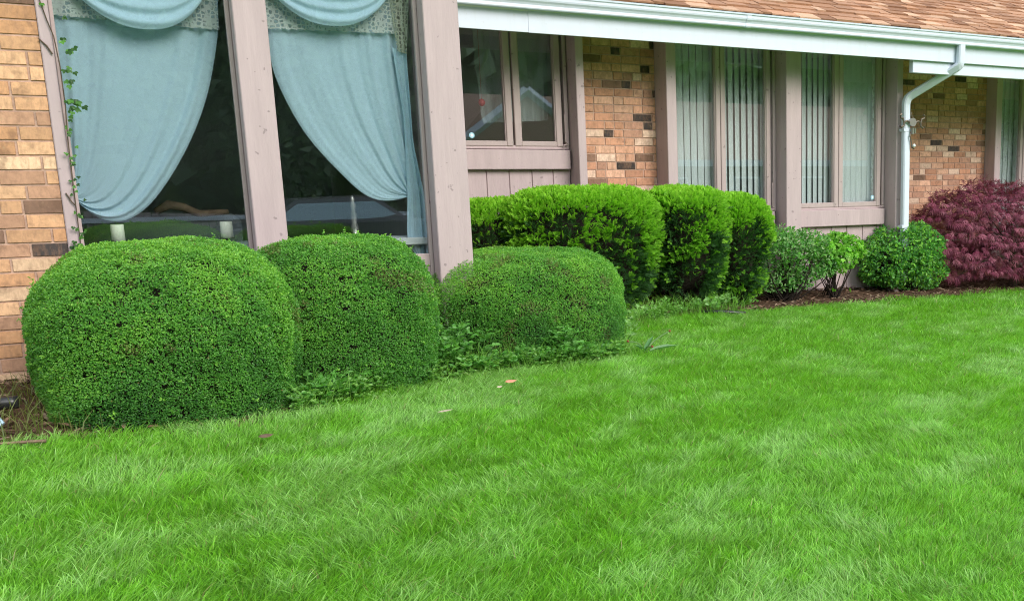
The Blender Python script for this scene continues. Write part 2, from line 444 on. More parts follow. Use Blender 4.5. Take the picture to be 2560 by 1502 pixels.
# ------------------------------------------------------------------ the house
house = thing('brick_house', 'low tan brick ranch house with taupe posts and a white gutter', 'house', (4, 9.2, .2))
BC = [((.63, .36, .20), 5), ((.69, .415, .24), 4), ((.57, .305, .16), 4), ((.51, .29, .185), 3), ((.74, .50, .32), 2)]
BC2 = [((.64, .345, .225), 5), ((.70, .41, .28), 4), ((.58, .295, .185), 4), ((.50, .275, .19), 3), ((.76, .54, .41), 2)]
def pick(tb): return random.choices([t[0] for t in tb], [t[1] for t in tb])[0]
def brickwall(x0, x1, z0, z1, Y, tb, dark=.09, ph=.0, L=.2, ch=.0756, J=.009, headers=.2):
    b = MB(); j = MB()
    j.box(x0, x1, Y + .0075, Y + .16, z0, z1)
    row = 0; z = z0 + (ph % ch)
    z -= ch
    while z < z1:
        x = x0 - random.choice((.0, .5)) * L - random.random() * .03
        zz0, zz1 = max(z0, z + J / 2), min(z1, z + ch - J / 2)
        while x < x1 and zz1 - zz0 > .01:
            l = L * (.5 if random.random() < headers else 1)
            a, c = max(x0, x + J / 2), min(x1, x + l - J / 2)
            if c - a > .012:
                q = random.random()
                if q < dark: cc = np.array((.055, .045, .042)) * random.uniform(.8, 1.5)
                elif q < dark * 1.7: cc = np.array((.22, .13, .09)) * random.uniform(.8, 1.2)
                else: cc = np.array(pick(tb)) * random.uniform(.82, 1.1)
                y = Y + random.uniform(-.0012, .0012); e = .0022
                jz = [random.uniform(-.0016, .0016) for _ in range(8)]
                V = [(a, Y + .012, zz0), (c, Y + .012, zz0), (c, Y + .012, zz1), (a, Y + .012, zz1),
                     (a + e, y, zz0 + e + jz[0]), (c - e, y, zz0 + e + jz[1]), (c - e, y, zz1 - e + jz[2]), (a + e, y, zz1 - e + jz[3])]
                b.add(V, [(4, 5, 6, 7), (0, 1, 5, 4), (1, 2, 6, 5), (2, 3, 7, 6), (3, 0, 4, 7)], C=cc)
            x += l
        z += ch; row += 1
    w_ = b.build('brick_wall', M['brick'], house)
    j.build('mortar', M['mortar'], w_)
    return w_
brickwall(-4.0, -.157, .25, 3.5, 6.862, BC, .075, ph=.033, headers=.12)
brickwall(3.786, 4.612, .1, 2.85, 9.45, BC2, .075, ph=.01, headers=.38)
brickwall(7.475, 9.604, .17, 2.9, 10.10, BC2, .08, ph=.03, headers=.15, L=.19, ch=.0707)
brickwall(10.942, 16, .17, 2.9, 10.10, BC2, .11, ph=.03, headers=.15)
f = MB(); f.box(7.3, 16, 10.08, 10.3, -.3, .168); f.box(2.05, 7.5, 9.44, 9.6, -.1, .30); f.build('foundation', M['found'], house)

def post(x0, x1, y0, y1, z0, z1, mat='taupe'):
    p = MB(); p.cbox(x0, x1, y0, y1, z0, z1, .005); return p.build('post', M[mat], house)
post(-.157, -.104, 6.85, 7.05, .3, 3.5)
post(.746, .917, 6.85, 7.03, .3, 3.5)
post(1.787, 2.003, 6.85, 7.03, .28, 3.5)
ZT = 2.85
post(3.709, 3.786, 9.2, 9.46, .15, ZT)
post(4.612, 4.714, 9.2, 9.46, .15, ZT)
post(5.968, 6.156, 9.2, 9.46, .15, ZT)
post(7.416, 7.497, 9.2, 9.46, .1, ZT)
post(9.604, 9.705, 9.913, 10.16, .1, 2.89)
# wood siding with real grooves
def siding(x0, x1, z0, z1, Y, grooves):
    s = MB(); e = [x0] + list(grooves) + [x1]
    for a, b_ in zip(e[:-1], e[1:]): s.cbox(a + .004, b_ - .004, Y, Y + .03, z0, z1, .003)
    s.box(x0, x1, Y + .012, Y + .05, z0 + .002, z1 - .002)
    return s.build('siding', M['taupe'], house)
siding(2.05, 3.705, .2, 1.552, 9.42, [2.30, 2.505, 2.71, 2.916, 3.123, 3.335, 3.536])
siding(4.716, 5.966, .2, .95, 9.42, [4.9, 5.11, 5.32, 5.53, 5.74])
siding(6.158, 7.414, .2, .932, 9.42, [6.28, 6.492, 6.696, 6.909, 7.127, 7.326])
def sill(x0, x1, z0, z1, Y):
    s = MB(); s.cbox(x0, x1, Y, Y + .07, z0, z1, .006); s.build('sill_panel', M['taupe'], house)
sill(2.05, 3.69, 1.553, 1.728, 9.36)
sill(4.72, 5.93, .934, 1.112, 9.36)
sill(6.16, 7.395, .934, 1.112, 9.36)
# bay side wall and bay roof
s = MB(); s.box(1.84, 1.995, 7.031, 10.75, .1, 3.5); s.build('side_wall', M['taupe'], house)
s = MB(); s.box(7.3, 7.47, 9.461, 10.25, -.1, 2.89); s.build('side_wall', M['brick'], house)
s = MB(); s.box(-4.2, 2.25, 6.45, 11.5, 3.55, 3.72); s.build('bay_roof', M['white'], house)
s = MB(); s.box(-4.0, -3.85, 7.03, 11, -.1, 3.55); s.build('side_wall', M['taupe'], house)

# windows
def window(x0, x1, z0, z1, Y, sashes, jamb=.035, stile=.05, rail=.05, depth=.09, paneY=.03, fixed=False):
    """frame with sashes [(x0,x1)], all at wall depth Y; panes set back"""
    f = MB()
    f.cbox(x0, x0 + jamb, Y, Y + depth, z0, z1, .004); f.cbox(x1 - jamb, x1, Y, Y + depth, z0, z1, .004)
    f.cbox(x0 + jamb, x1 - jamb, Y + .002, Y + depth, z0, z0 + jamb, .004); f.cbox(x0 + jamb, x1 - jamb, Y + .002, Y + depth, z1 - jamb, z1, .004)
    fr = f.build('window', M['taupe'], house)
    for a, b_ in sashes:
        zz0, zz1 = z0 + jamb * .75, z1 - jamb * .8
        q = MB(); y = Y - .008
        q.cbox(a, a + stile, y, y + .05, zz0, zz1, .005); q.cbox(b_ - stile, b_, y, y + .05, zz0, zz1, .005)
        q.cbox(a + stile, b_ - stile, y + .002, y + .05, zz0, zz0 + rail, .005); q.cbox(a + stile, b_ - stile, y + .002, y + .05, zz1 - rail, zz1, .005)
        # inner glazing stop
        for (u0, u1, v0, v1) in ((a + stile, a + stile + .008, zz0 + rail, zz1 - rail), (b_ - stile - .008, b_ - stile, zz0 + rail, zz1 - rail)):
            q.box(u0, u1, y + .014, y + .05, v0, v1)
        q.build('sash', M['taupe2'], fr)
        g = MB(); g.box(a + stile + .001, b_ - stile - .001, Y + paneY, Y + paneY + .005, zz0 + rail + .001, zz1 - rail - .001)
        g.build('pane', M['glass'], fr)
    # crank handle
    return fr
W1 = window(2.05, 3.700, 1.733, 2.835, 9.40, [(2.62, 3.171), (3.190, 3.636)], stile=.058, rail=.045)
W2 = window(4.716, 5.966, 1.112, 2.835, 9.40, [(4.762, 5.302), (5.308, 5.898)], stile=.05)
W3 = window(6.158, 7.413, 1.112, 2.835, 9.40, [(6.205, 6.768), (6.774, 7.352)], stile=.055)
W4 = window(9.707, 10.942, .6, 2.89, 10.09, [(9.745, 10.268), (10.278, 10.886)], stile=.05)
f = MB(); f.box(9.707, 10.942, 10.10, 10.2, .168, .6); f.build('siding', M['taupe'], house)
for wdw, x, z in ((W1, 3.66, 1.80), (W2, 5.915, 1.16), (W3, 7.37, 1.16)):
    c = MB(); c.tube([(x, 9.39, z + .25), (x, 9.385, z), (x + .02, 9.375, z - .02), (x - .03, 9.37, z - .03)], .006, 6); c.build('crank_handle', M['taupe2'], wdw)
def baypane(x0, x1):
    f = MB()
    for a, b_ in ((x0, x0 + .018), (x1 - .022, x1)): f.cbox(a, b_, 6.985, 7.03, .5, 3.5, .003)
    f.cbox(x0 + .018, x1 - .022, 6.99, 7.03, .95, 1.03, .003)
    fr = f.build('window', M['taupe2'], house)
    g = MB(); g.box(x0 + .002, x1 - .002, 7.012, 7.018, 1.03, 3.5); g.build('pane', M['glass'], fr)
    p = MB(); p.box(x0, x1, 7.0, 7.05, .3, .95); p.build('wall_panel', M['taupe'], house)
    return fr
baypane(-.103, .745); baypane(.918, 1.786)
# decals on the glass
def decal(wdw, x, z, Y, r):
    d = MB(); d.tube([(x, Y, z), (x, Y + .002, z)], r, 20); o = d.build('decal', M['bluedisc'], wdw)
    e = MB(); e.tube([(x, Y - .002, z), (x, Y - .001, z)], r * .55, 14); e.build('decal', M['whitedisc'], wdw)
decal(W1, 2.81, 1.85, 9.427, .024); decal(W3, 7.268, 1.235, 9.427, .024)

# eaves: fascia, soffit, gutter, roof
f = MB(); f.cbox(2.01, 3.115, 8.702, 8.722, 2.664, 2.95, .002); f.build('fascia', M['white'], house)
f = MB(); f.cbox(3.113, 17, 8.698, 8.722, 2.662, 2.95, .002); f.build('fascia', M['white'], house)
f = MB(); f.box(2.01, 7.5, 8.722, 9.6, 2.85, 2.88); f.box(7.5, 17, 8.722, 10.25, 2.90, 2.93); f.build('soffit', M['soffit'], house)
f = MB(); f.cbox(7.245, 17, 8.735, 8.80, 2.538, 2.668, .004); f.build('header_board', M['white'], house)
gp = [(8.697, 2.842), (8.625, 2.840), (8.620, 2.848), (8.622, 2.872), (8.614, 2.888), (8.602, 2.902), (8.598, 2.915), (8.598, 2.938), (8.588, 2.942), (8.586, 2.956), (8.606, 2.958), (8.612, 2.93), (8.640, 2.90), (8.645, 2.866), (8.697, 2.866)]
f = MB(); f.prism(gp, 2.01, 17); gut = f.build('gutter', M['white'], house)
for x in (5.15, 10.4):
    f = MB(); f.prism([(8.696, 2.838), (8.622, 2.836), (8.616, 2.848), (8.618, 2.872), (8.610, 2.886), (8.597, 2.900), (8.593, 2.914), (8.593, 2.939), (8.5965, 2.939), (8.5965, 2.914), (8.601, 2.903), (8.615, 2.89), (8.624, 2.872), (8.62, 2.842)], x, x + .05); f.build('joint', M['white'], gut)
# downspout with two elbows
def rtube(pts, wx, wy):
    b = MB(); V = []; m = len(pts); n = 8
    for (x, y, z, ax) in pts:
        # section lies across the run; ax = local tilt (rotation about Y) and keeps rounded corners
        pr = [(-1, -.6), (-.7, -1), (.7, -1), (1, -.6), (1, .6), (.7, 1), (-.7, 1), (-1, .6)]
        for u, v in pr:
            V.append((x + u * wx * math.cos(ax), y + v * wy, z + u * wx * math.sin(ax)))
    Q = [(i * n + k, i * n + (k + 1) % n, (i + 1) * n + (k + 1) % n, (i + 1) * n + k) for i in range(m - 1) for k in range(n)]
    b.add(V, Q); return b
pts = [(7.835, 8.655, 2.86, 0), (7.835, 8.66, 2.675, 0), (7.832, 8.662, 2.655, -.2), (7.822, 8.67, 2.63, -.5), (7.80, 8.69, 2.607, -.75),
       (7.515, 9.08, 2.335, -.75), (7.492, 9.11, 2.305, -.5), (7.483, 9.12, 2.27, -.15), (7.480, 9.125, 2.24, 0), (7.487, 9.125, 1.6, 0), (7.495, 9.125, .30, 0)]
d = rtube(pts, .044, .034).build('downspout', M['white'], house, smooth=False)
for z in (1.95, .9):
    f = MB(); f.cbox(7.43, 7.54, 9.088, 9.17, z, z + .03, .002); f.build('strap', M['white'], d)
# shingled roof: every tab its own little slab
f = MB(); SL = math.tan(R(24)); cs, sn = math.cos(R(24)), math.sin(R(24))
SC = [(.37, .195, .11), (.41, .225, .135), (.29, .15, .085), (.50, .31, .20), (.35, .19, .115), (.26, .132, .076)]
for r_ in range(46):
    u0 = r_ * .14; x = 1.95 + random.random() * .2
    while x < 16.5:
        wd = random.choice((.10, .14, .18, .24, .3)); th = random.choice((.006, .007, .012, .015))
        uu0 = u0 - random.choice((0, 0, .012, .03)); u1 = u0 + .19
        c = np.array(random.choice(SC)) * random.uniform(.85, 1.15)
        def pt(xx, u, h): return (xx, 8.625 + u * cs - h * sn, 2.965 + u * sn + h * cs)
        h0 = .012 + th; h1 = .004 + th * .2
        V = [pt(x, uu0, h0), pt(x + wd, uu0, h0), pt(x + wd, u1, h1), pt(x, u1, h1), pt(x, uu0, h0 - th - .006), pt(x + wd, uu0, h0 - th - .006)]
        f.add(V, [(0, 1, 2, 3), (4, 5, 1, 0)], [(0, 3, 4), (1, 5, 2)], C=c)
        x += wd + .002
f.build('roof', M['shingle'], house)
f = MB(); f.prism([(8.63, 2.955), (8.63 + 6.5, 2.955 + 6.5 * SL), (8.63 + 6.5, 2.7 + 6.5 * SL), (8.73, 2.78)], 2.01, 17); f.build('roof_deck', M['soffit'], house)
# rooms behind the glass
s = MB(); s.box(-3.84, 1.83, 10.6, 10.7, .2, 3.5); s.box(-3.84, 1.83, 7.06, 10.6, .3, .38); s.box(-3.84, 1.83, 7.06, 10.6, 3.5, 3.54); s.box(-3.84, -.16, 7.05, 7.1, .38, 3.5)
s.build('interior_wall', M['dark'], house)
s = MB(); s.box(2.0, 7.3, 11.6, 11.7, .0, 2.9); s.box(2.05, 7.28, 9.62, 11.6, .2, .28); s.box(2.0, 7.3, 9.60, 11.6, 2.84, 2.90); s.box(3.75, 4.65, 9.62, 9.66, .28, 2.84); s.box(2.0, 2.05, 9.52, 11.6, .0, 2.84); s.box(7.28, 7.3, 9.52, 11.6, .0, 2.84)
s.build('interior_wall', M['room'], house)
s = MB(); s.box(9.4, 11.3, 11.2, 11.3, 0, 2.95); s.box(9.4, 11.3, 10.28, 11.2, 2.91, 2.95); s.box(9.4, 9.45, 10.28, 11.2, 0, 2.9); s.box(11.25, 11.3, 10.28, 11.2, 0, 2.9); s.build('interior_wall', M['room'], house)
s = MB(); s.cbox(-.1, 1.78, 7.08, 7.38, 1.085, 1.13, .004); s.build('interior_sill', M['dark'], house)

# ------------------------------------------------------------------ curtains and things behind the glass
def resamp(pl, n):
    pl = np.asarray(pl, float); d = np.r_[0, np.cumsum(np.linalg.norm(np.diff(pl, axis=0), axis=1))]
    # smooth a little
    t = np.linspace(0, d[-1], n); q = np.stack([np.interp(t, d, pl[:, k]) for k in range(pl.shape[1])], 1)
    for _ in range(6): q[1:-1] = .25 * q[:-2] + .5 * q[1:-1] + .25 * q[2:]
    return q
def drape(Lp, Rp, Y, nu=70, nv=60, folds=9, a0=.006, a1=.022, ph=0., k=1., tilt=0.):
    """cloth spanned between two edge curves; folds run from top to tie-back"""
    Lc, Rc = resamp(Lp, nv), resamp(Rp, nv)
    u = np.linspace(0, 1, nu); v = np.linspace(0, 1, nv)
    U, Vv = np.meshgrid(u, v)
    P = Lc[:, None, :] + (Rc - Lc)[:, None, :] * (U ** k)[:, :, None]
    amp = a0 + (a1 - a0) * Vv ** 1.5
    env = .35 + .65 * (.5 + .5 * np.sin(7.3 * U + 2 * ph + 1.5 * Vv)) + 1.2 * U ** 6
    fo = (np.sin(2 * PI * folds * U + ph + 1.6 * np.sin(2.2 * Vv + 6 * U)) * amp + .4 * amp * np.sin(2 * PI * folds * 2.7 * U + 1.7 + 2 * Vv)) * env
    y = Y + fo - tilt * Vv
    V = np.stack([P[:, :, 0], y, P[:, :, 1]], 2).reshape(-1, 3)
    i = (np.arange(nv - 1)[:, None] * nu + np.arange(nu - 1)[None]).ravel()
    b = MB(); b.add(V, np.stack([i, i + 1, i + nu + 1, i + nu], 1)); return b
YC = 7.17
cur = thing('curtain', 'pale blue curtain beside the brick wall, gathered low at its left edge', 'curtain', (.3, YC, 1.3), 'pale blue tied curtains')
drape([(-.10, 2.9), (-.10, 2.35), (-.10, 1.9), (-.10, 1.43)],
      [(.735, 2.9), (.70, 2.37), (.672, 2.242), (.621, 2.037), (.552, 1.854), (.474, 1.693), (.378, 1.533), (.273, 1.386), (.175, 1.297), (.094, 1.262), (.001, 1.283), (-.068, 1.345), (-.10, 1.40)],
      YC, folds=5, a0=.007, a1=.009).build('panel', M['curtain'], cur, True)
cur = thing('curtain', 'pale blue curtain beside the thick post, swept to the right with a hanging tail', 'curtain', (1.4, YC, 1.3), 'pale blue tied curtains')
drape([(.95, 2.9), (.957, 2.35), (.957, 2.259), (.968, 2.132), (1.029, 1.959), (1.104, 1.795), (1.205, 1.651), (1.312, 1.528), (1.399, 1.427), (1.491, 1.365), (1.602, 1.363), (1.70, 1.39)],
      [(1.72, 2.9), (1.70, 2.30), (1.715, 1.9), (1.735, 1.6), (1.72, 1.42)], YC, folds=5, a0=.008, a1=.009, ph=1).build('panel', M['curtain'], cur, True)
drape([(1.66, 2.32), (1.70, 1.9), (1.69, 1.42), (1.665, 1.11), (1.73, .98)], [(1.745, 2.32), (1.745, 1.75), (1.80, 1.40), (1.812, 1.10), (1.795, .98)], YC - .03, nu=30, folds=3, a0=.008, a1=.014).build('tail', M['curtain'], cur, True)
def swag(x0, x1, zt, zb, Y, label, xb):
    """hanging half-moon of cloth with nested folds"""
    nu, nv = 60, 40
    u = np.linspace(0, 1, nu); v = np.linspace(0, 1, nv); U, Vv = np.meshgrid(u, v)
    xm = x0 + (x1 - x0) * U; sag = (1 - np.abs(2 * U - 1 - .0) ** 2.3)
    skew = (xb - (x0 + x1) / 2) * sag
    x = xm + skew * Vv; z = zt - (zt - zb) * sag * (.15 + .85 * Vv) - .02 * Vv
    y = Y - .05 * sag * Vv + .012 * np.sin(Vv * 2 * PI * 5 + 1.5 * np.sin(U * 4)) * sag - .02
    V = np.stack([x, y, z], 2).reshape(-1, 3); i = (np.arange(nv - 1)[:, None] * nu + np.arange(nu - 1)[None]).ravel()
    b = MB(); b.add(V, np.stack([i, i + 1, i + nu + 1, i + nu], 1))
    return tag(b.build('swag_valance', M['curtain'], None, True), label, 'valance', 'swags over the bay curtains')
swag(-.16, .75, 2.80, 2.355, YC - .06, 'blue scalloped swag at the top of the window nearest the brick wall', .33)
swag(.84, 1.76, 2.83, 2.44, YC - .06, 'blue scalloped swag at the top of the window between the two thick posts', 1.30)
def lace(x0, x1, zl, zr, label):
    n = 60; x = np.linspace(x0, x1, n); zb = np.linspace(zl, zr, n) + .006 * np.abs(np.sin(np.arange(n) * .9))
    y = YC - .035 + .006 * np.sin(x * 60)
    V = np.concatenate([np.stack([x, y, zb], 1), np.stack([x, y, zb * 0 + 3.2], 1)]); i = np.arange(n - 1)
    b = MB(); b.add(V, np.stack([i, i + 1, i + 1 + n, i + n], 1))
    return tag(b.build('lace_valance', M['lace'], None, True), label, 'valance', 'grey lace bands over the curtains')
lace(-.10, .70, 2.385, 2.36, 'grey lace band behind the swag nearest the brick wall')
lace(.93, 1.70, 2.385, 2.405, 'grey lace band behind the swag between the two thick posts')
tag(drape([(1.67, 3.0), (1.66, 2.6), (1.685, 2.30)], [(1.785, 3.0), (1.78, 2.6), (1.742, 2.285)], YC - .055, nu=26, folds=3, a0=.01, a1=.012).build('lace_jabot', M['jabot'], None, True),
    'cream lace tail hanging at the upper right corner of the bay window', 'lace')
for x, lab in ((.078, 'white pillar candle under the hem of the curtain nearest the brick'), (.632, 'white pillar candle alone in dark glass beside the slim bay post')):
    t = thing('candle', lab, 'candle', (x, 7.2, 1.13), 'candles on the bay window sill')
    c = MB(); c.lathe([(.0335, .034), (.0335, .128), (.031, .131), (.02, .126)], x, 7.2, 1.13, 20); c.build('wax', M['wax'], t, True)
    c = MB(); c.lathe([(.03, 0), (.03, .006), (.012, .012), (.012, .026), (.04, .03), (.042, .034)], x, 7.2, 1.13, 16); c.build('holder', M['black'], t, True)
b = MB(); b.lathe([(.03, 0), (.034, .01), (.018, .03), (.026, .07), (.016, .10), (.022, .14), (.014, .18), (.02, .21), (.012, .235), (.015, .255), (.004, .275)], 1.362, 7.22, 1.13, 12)
tag(b.build('figurine', M['silver'], None, True), 'slim silver figurine standing on the sill behind the bay glass', 'figurine')
b = MB(); b.tube([(.30, 7.9, 1.30), (.38, 7.9, 1.345), (.46, 7.92, 1.325), (.55, 7.95, 1.28), (.72, 7.95, 1.29)], [.02, .03, .028, .025, .015], 8)
tag(b.build('driftwood', M['drift'], None, True), 'curved brown piece of driftwood lying in the dark behind the bay glass', 'driftwood')
t = thing('sofa', 'dark grey sofa back dimly seen through the bay window', 'sofa', (.6, 8.3, .38))
b = MB(); b.cbox(-1.3, .80, 8.0, 8.22, .7, 1.27, .05); b.build('backrest', M['sofa'], t); b = MB(); b.cbox(-1.3, .80, 8.22, 9.0, .38, .8, .05); b.build('seat', M['sofa'], t)
# sheer and red ornament in the small window
b = drape([(2.93, 2.83), (2.935, 2.44), (2.956, 2.32), (2.963, 2.03), (2.985, 1.965)], [(3.62, 2.83), (3.6, 2.4), (3.6, 2.2), (3.6, 2.06), (3.6, 2.0)], 9.62, nu=50, folds=5, a0=.01, a1=.015)
tag(b.build('sheer_curtain', M['sheer'], None, True), 'thin greyish sheer with ragged hem inside the high double window', 'curtain')
b = MB(); b.lathe([(.004, -.034), (.022, -.026), (.03, -.008), (.03, .008), (.02, .026), (.004, .034)], 2.955, 9.56, 2.14, 14); b.tube([(2.955, 9.56, 2.17), (2.955, 9.56, 2.83)], .0015, 5)
tag(b.build('glass_ornament', M['red'], None, True), 'small round red ornament hanging inside the high double window', 'ornament')
# vertical blinds: one thing per sash, slats as pattern of one mesh
def blind(x0, x1, z0, Y, pitch, wd, ang, label):
    t = thing('vertical_blind', label, 'blind', ((x0 + x1) / 2, Y, 2.66), 'vertical blinds behind the windows')
    h = MB(); h.cbox(x0, x1, Y - .02, Y + .02, 2.755, 2.80, .003); h.build('head_rail', M['blind'], t)
    s = MB(); x = x0 + wd / 2
    while x < x1:
        a = ang + random.uniform(-.05, .05); n = 5
        V = []
        for k in range(n):
            q = (k / (n - 1) - .5) * wd; bow = .006 * (1 - (2 * k / (n - 1) - 1) ** 2)
            xx = x + q * math.cos(a) + bow * math.sin(a); yy = Y + q * math.sin(a) - bow * math.cos(a)
            V += [(xx, yy, z0), (xx, yy, 2.755)]
        s.add(V, [(2 * k, 2 * k + 2, 2 * k + 3, 2 * k + 1) for k in range(n - 1)]); x += pitch
    s.build('slats', M['blind'], t, True)
blind(4.72, 5.30, 1.15, 9.51, .076, .070, .08, 'pale vertical blind with open slats, beside the brick pier')
blind(5.30, 5.96, 1.15, 9.51, .076, .073, .36, 'dim vertical blind with turned slats, left of the middle post')
blind(6.14, 6.78, 1.15, 9.51, .072, .076, .38, 'greyish vertical blind right of the middle post, above the sill panel')
blind(6.79, 7.42, 1.15, 9.51, .076, .088, .12, 'closed pale vertical blind beside the downspout')
blind(9.69, 10.9, .68, 10.23, .09, .097, .15, 'pale green blind in the far window above the red maple')

# metal scroll ornament hanging by the downspout
o = thing('hanging_ornament', 'small metal scroll ornament with a glass disc hung across the white downspout', 'ornament', (7.53, 9.06, 2.05))
b = MB()
def scroll(cx, cz, pts, r=.012): b.tube([(cx + x, 9.07 + .01 * math.sin(9 * x), cz + z) for x, z in pts], r, 6)
for sgn in (-1, 1):
    scroll(7.53, 2.05, [(sgn * .04, .0), (sgn * .09, .012), (sgn * .125, -.005), (sgn * .14, .035), (sgn * .175, .045), (sgn * .18, .07), (sgn * .16, .085)])
    scroll(7.53, 2.05, [(sgn * .125, -.005), (sgn * .13, -.04), (sgn * .16, -.058), (sgn * .185, -.045)])
b.tube([(7.53, 9.07, 1.97), (7.50, 9.07, 1.90), (7.52, 9.07, 1.84), (7.53, 9.07, 1.78), (7.565, 9.07, 1.765)], .008, 6)
b.tube([(7.53, 9.075, 2.10), (7.53, 9.09, 2.16)], .003, 5)
b.build('scroll', M['metal'], o)
b = MB(); b.tube([(7.53, 9.055, 2.05), (7.53, 9.075, 2.05)], .046, 20); b.build('disc', M['silver'], o)
b = MB(); b.tube([(7.525, 9.06, 1.99), (7.525, 9.06, 1.92)], [.018, .014], 8); b.tube([(7.56, 9.06, 1.985), (7.56, 9.06, 1.93)], [.014, .01], 8); b.build('chime', M['silver'], o)
b = MB(); b.lathe([(.003, -.02), (.017, -.008), (.018, .006), (.003, .02)], 7.545, 9.05, 1.80, 12); b.build('bead', M['whitedisc'], o, True)

def blades(mb, x, y, h, wd, lx, ly, C, base=None):
    n = len(x); z = gz(x, y); P = np.stack([x, y, z], 1)
    ld = np.stack([lx, ly, np.zeros(n)], 1)
    a = rng.random(n) * 6.28; S = np.stack([np.cos(a), np.sin(a), np.zeros(n)], 1)
    ts = (0, .4, .75, 1.); V = []
    for t in ts:
        q = P + ld * (h * t * t)[:, None] + np.array([0, 0, 1.]) * (h * (t - .22 * t * t * np.hypot(lx, ly)))[:, None]
        ww = wd * (1, .9, .6, 0)[ts.index(t)]
        if t < 1: V += [q - S * ww[:, None] / 2, q + S * ww[:, None] / 2]
        else: V.append(q)
    V = np.stack(V, 1).reshape(-1, 3); i = np.arange(n)[:, None] * 7
    Q = np.concatenate([i + np.array([[0, 1, 3, 2]]), i + np.array([[2, 3, 5, 4]])]); T = i + np.array([[4, 5, 6]])
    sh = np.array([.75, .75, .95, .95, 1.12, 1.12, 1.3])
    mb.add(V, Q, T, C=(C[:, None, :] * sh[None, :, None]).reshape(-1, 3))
# ------------------------------------------------------------------ clipped boxwoods
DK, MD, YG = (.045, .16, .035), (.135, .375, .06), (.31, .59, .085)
def boxwood(c, abc, label, seed, n=80000, nexp=2.6, low=.9, young=.5):
    base = (c[0], c[1], float(gz(c[0], c[1])))
    t = thing('boxwood_shrub', label, 'shrub', base, 'clipped round boxwoods along the bay')
    H = blob(c, abc, 2.45, .020, seed, low, 1.45, nexp)
    P, Nn = sample(H, ICO_T, n)
    dep = rng.random(n) ** 1.8 * .06
    # shallow dimples keep the clipped skin from being a perfect surface
    dim = .06 * (fbm(P[:, 0] * 8 + P[:, 1] * 6, P[:, 2] * 9 + P[:, 1] * 5, 2) - .55)
    P = P - Nn * (dep - dim)[:, None]
    keep = holes(P, 260, .008, .026) & (P[:, 2] > gz(P[:, 0], P[:, 1]) + .01)
    P, Nn, dep = P[keep], Nn[keep], dep[keep]
    n = len(P)
    A = unit(Nn * .35 + rvec(n) * .9 + np.array([0, 0, .25])); nl = unit(Nn * 1.1 + rvec(n) * .7 + np.array([0, 0, .25]))
    hz = (P[:, 2] - c[2]) / abc[2]
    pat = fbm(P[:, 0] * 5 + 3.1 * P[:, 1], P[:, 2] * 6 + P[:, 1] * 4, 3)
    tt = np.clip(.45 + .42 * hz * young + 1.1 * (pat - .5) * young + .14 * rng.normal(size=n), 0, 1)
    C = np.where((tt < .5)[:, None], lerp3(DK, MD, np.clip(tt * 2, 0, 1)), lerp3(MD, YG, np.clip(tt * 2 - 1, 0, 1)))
    odd = rng.random(n) < .006
    C[odd] = (.22, .18, .06)
    br = (fbm(P[:, 0] * 6 + 11, P[:, 2] * 7 + P[:, 1] * 5, 6) > .70) & (rng.random(n) < .5)      # winter-burnt patches
    C[br] = C[br] * .35 + np.array((.20, .15, .075)) * .65
    b = MB(); leaves(b, P, A, nl, rng.uniform(.008, .0155, n), rng.uniform(.0046, .0076, n), C, six=True)
    # stray shoots beyond the clipped skin
    Q, Qn = sample(H, ICO_T, 150); kk = (Q[:, 2] > gz(Q[:, 0], Q[:, 1]) + .05); Q, Qn = Q[kk], Qn[kk]; m = len(Q)
    sa = unit(Qn + rvec(m) * .5 + np.array([0, 0, .4])); sl = rng.uniform(.008, .032, m)
    for j in range(6):
        f = (j + .5) / 6
        leaves(b, Q + sa * (sl * f)[:, None], unit(sa * .6 + rvec(m)), rvec(m) + Qn, rng.uniform(.012, .018, m), rng.uniform(.007, .0095, m), lerp3(MD, YG, rng.random(m)), six=True)
    b.build('foliage', M['leaf'], t)
    tw = MB(); twigs(tw, (c[0], c[1], 0), shrink(H, c, .03, abc)[::7], 60, .008)
    tw.add(shrink(H, c, .085, abc), T=ICO_T)  # solid dark inner hull, shade painted in behind the leaf gaps
    tw.build('branches', M['twigcore'], t)
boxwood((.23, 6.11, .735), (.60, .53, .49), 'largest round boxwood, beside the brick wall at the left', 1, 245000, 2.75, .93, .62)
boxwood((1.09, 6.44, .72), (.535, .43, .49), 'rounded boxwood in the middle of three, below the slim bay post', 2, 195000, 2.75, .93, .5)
boxwood((2.40, 7.02, .60), (.685, .52, .43), 'low rounded boxwood in front of the yews, nearest the lawn corner', 3, 215000, 2.8, .95, .6)

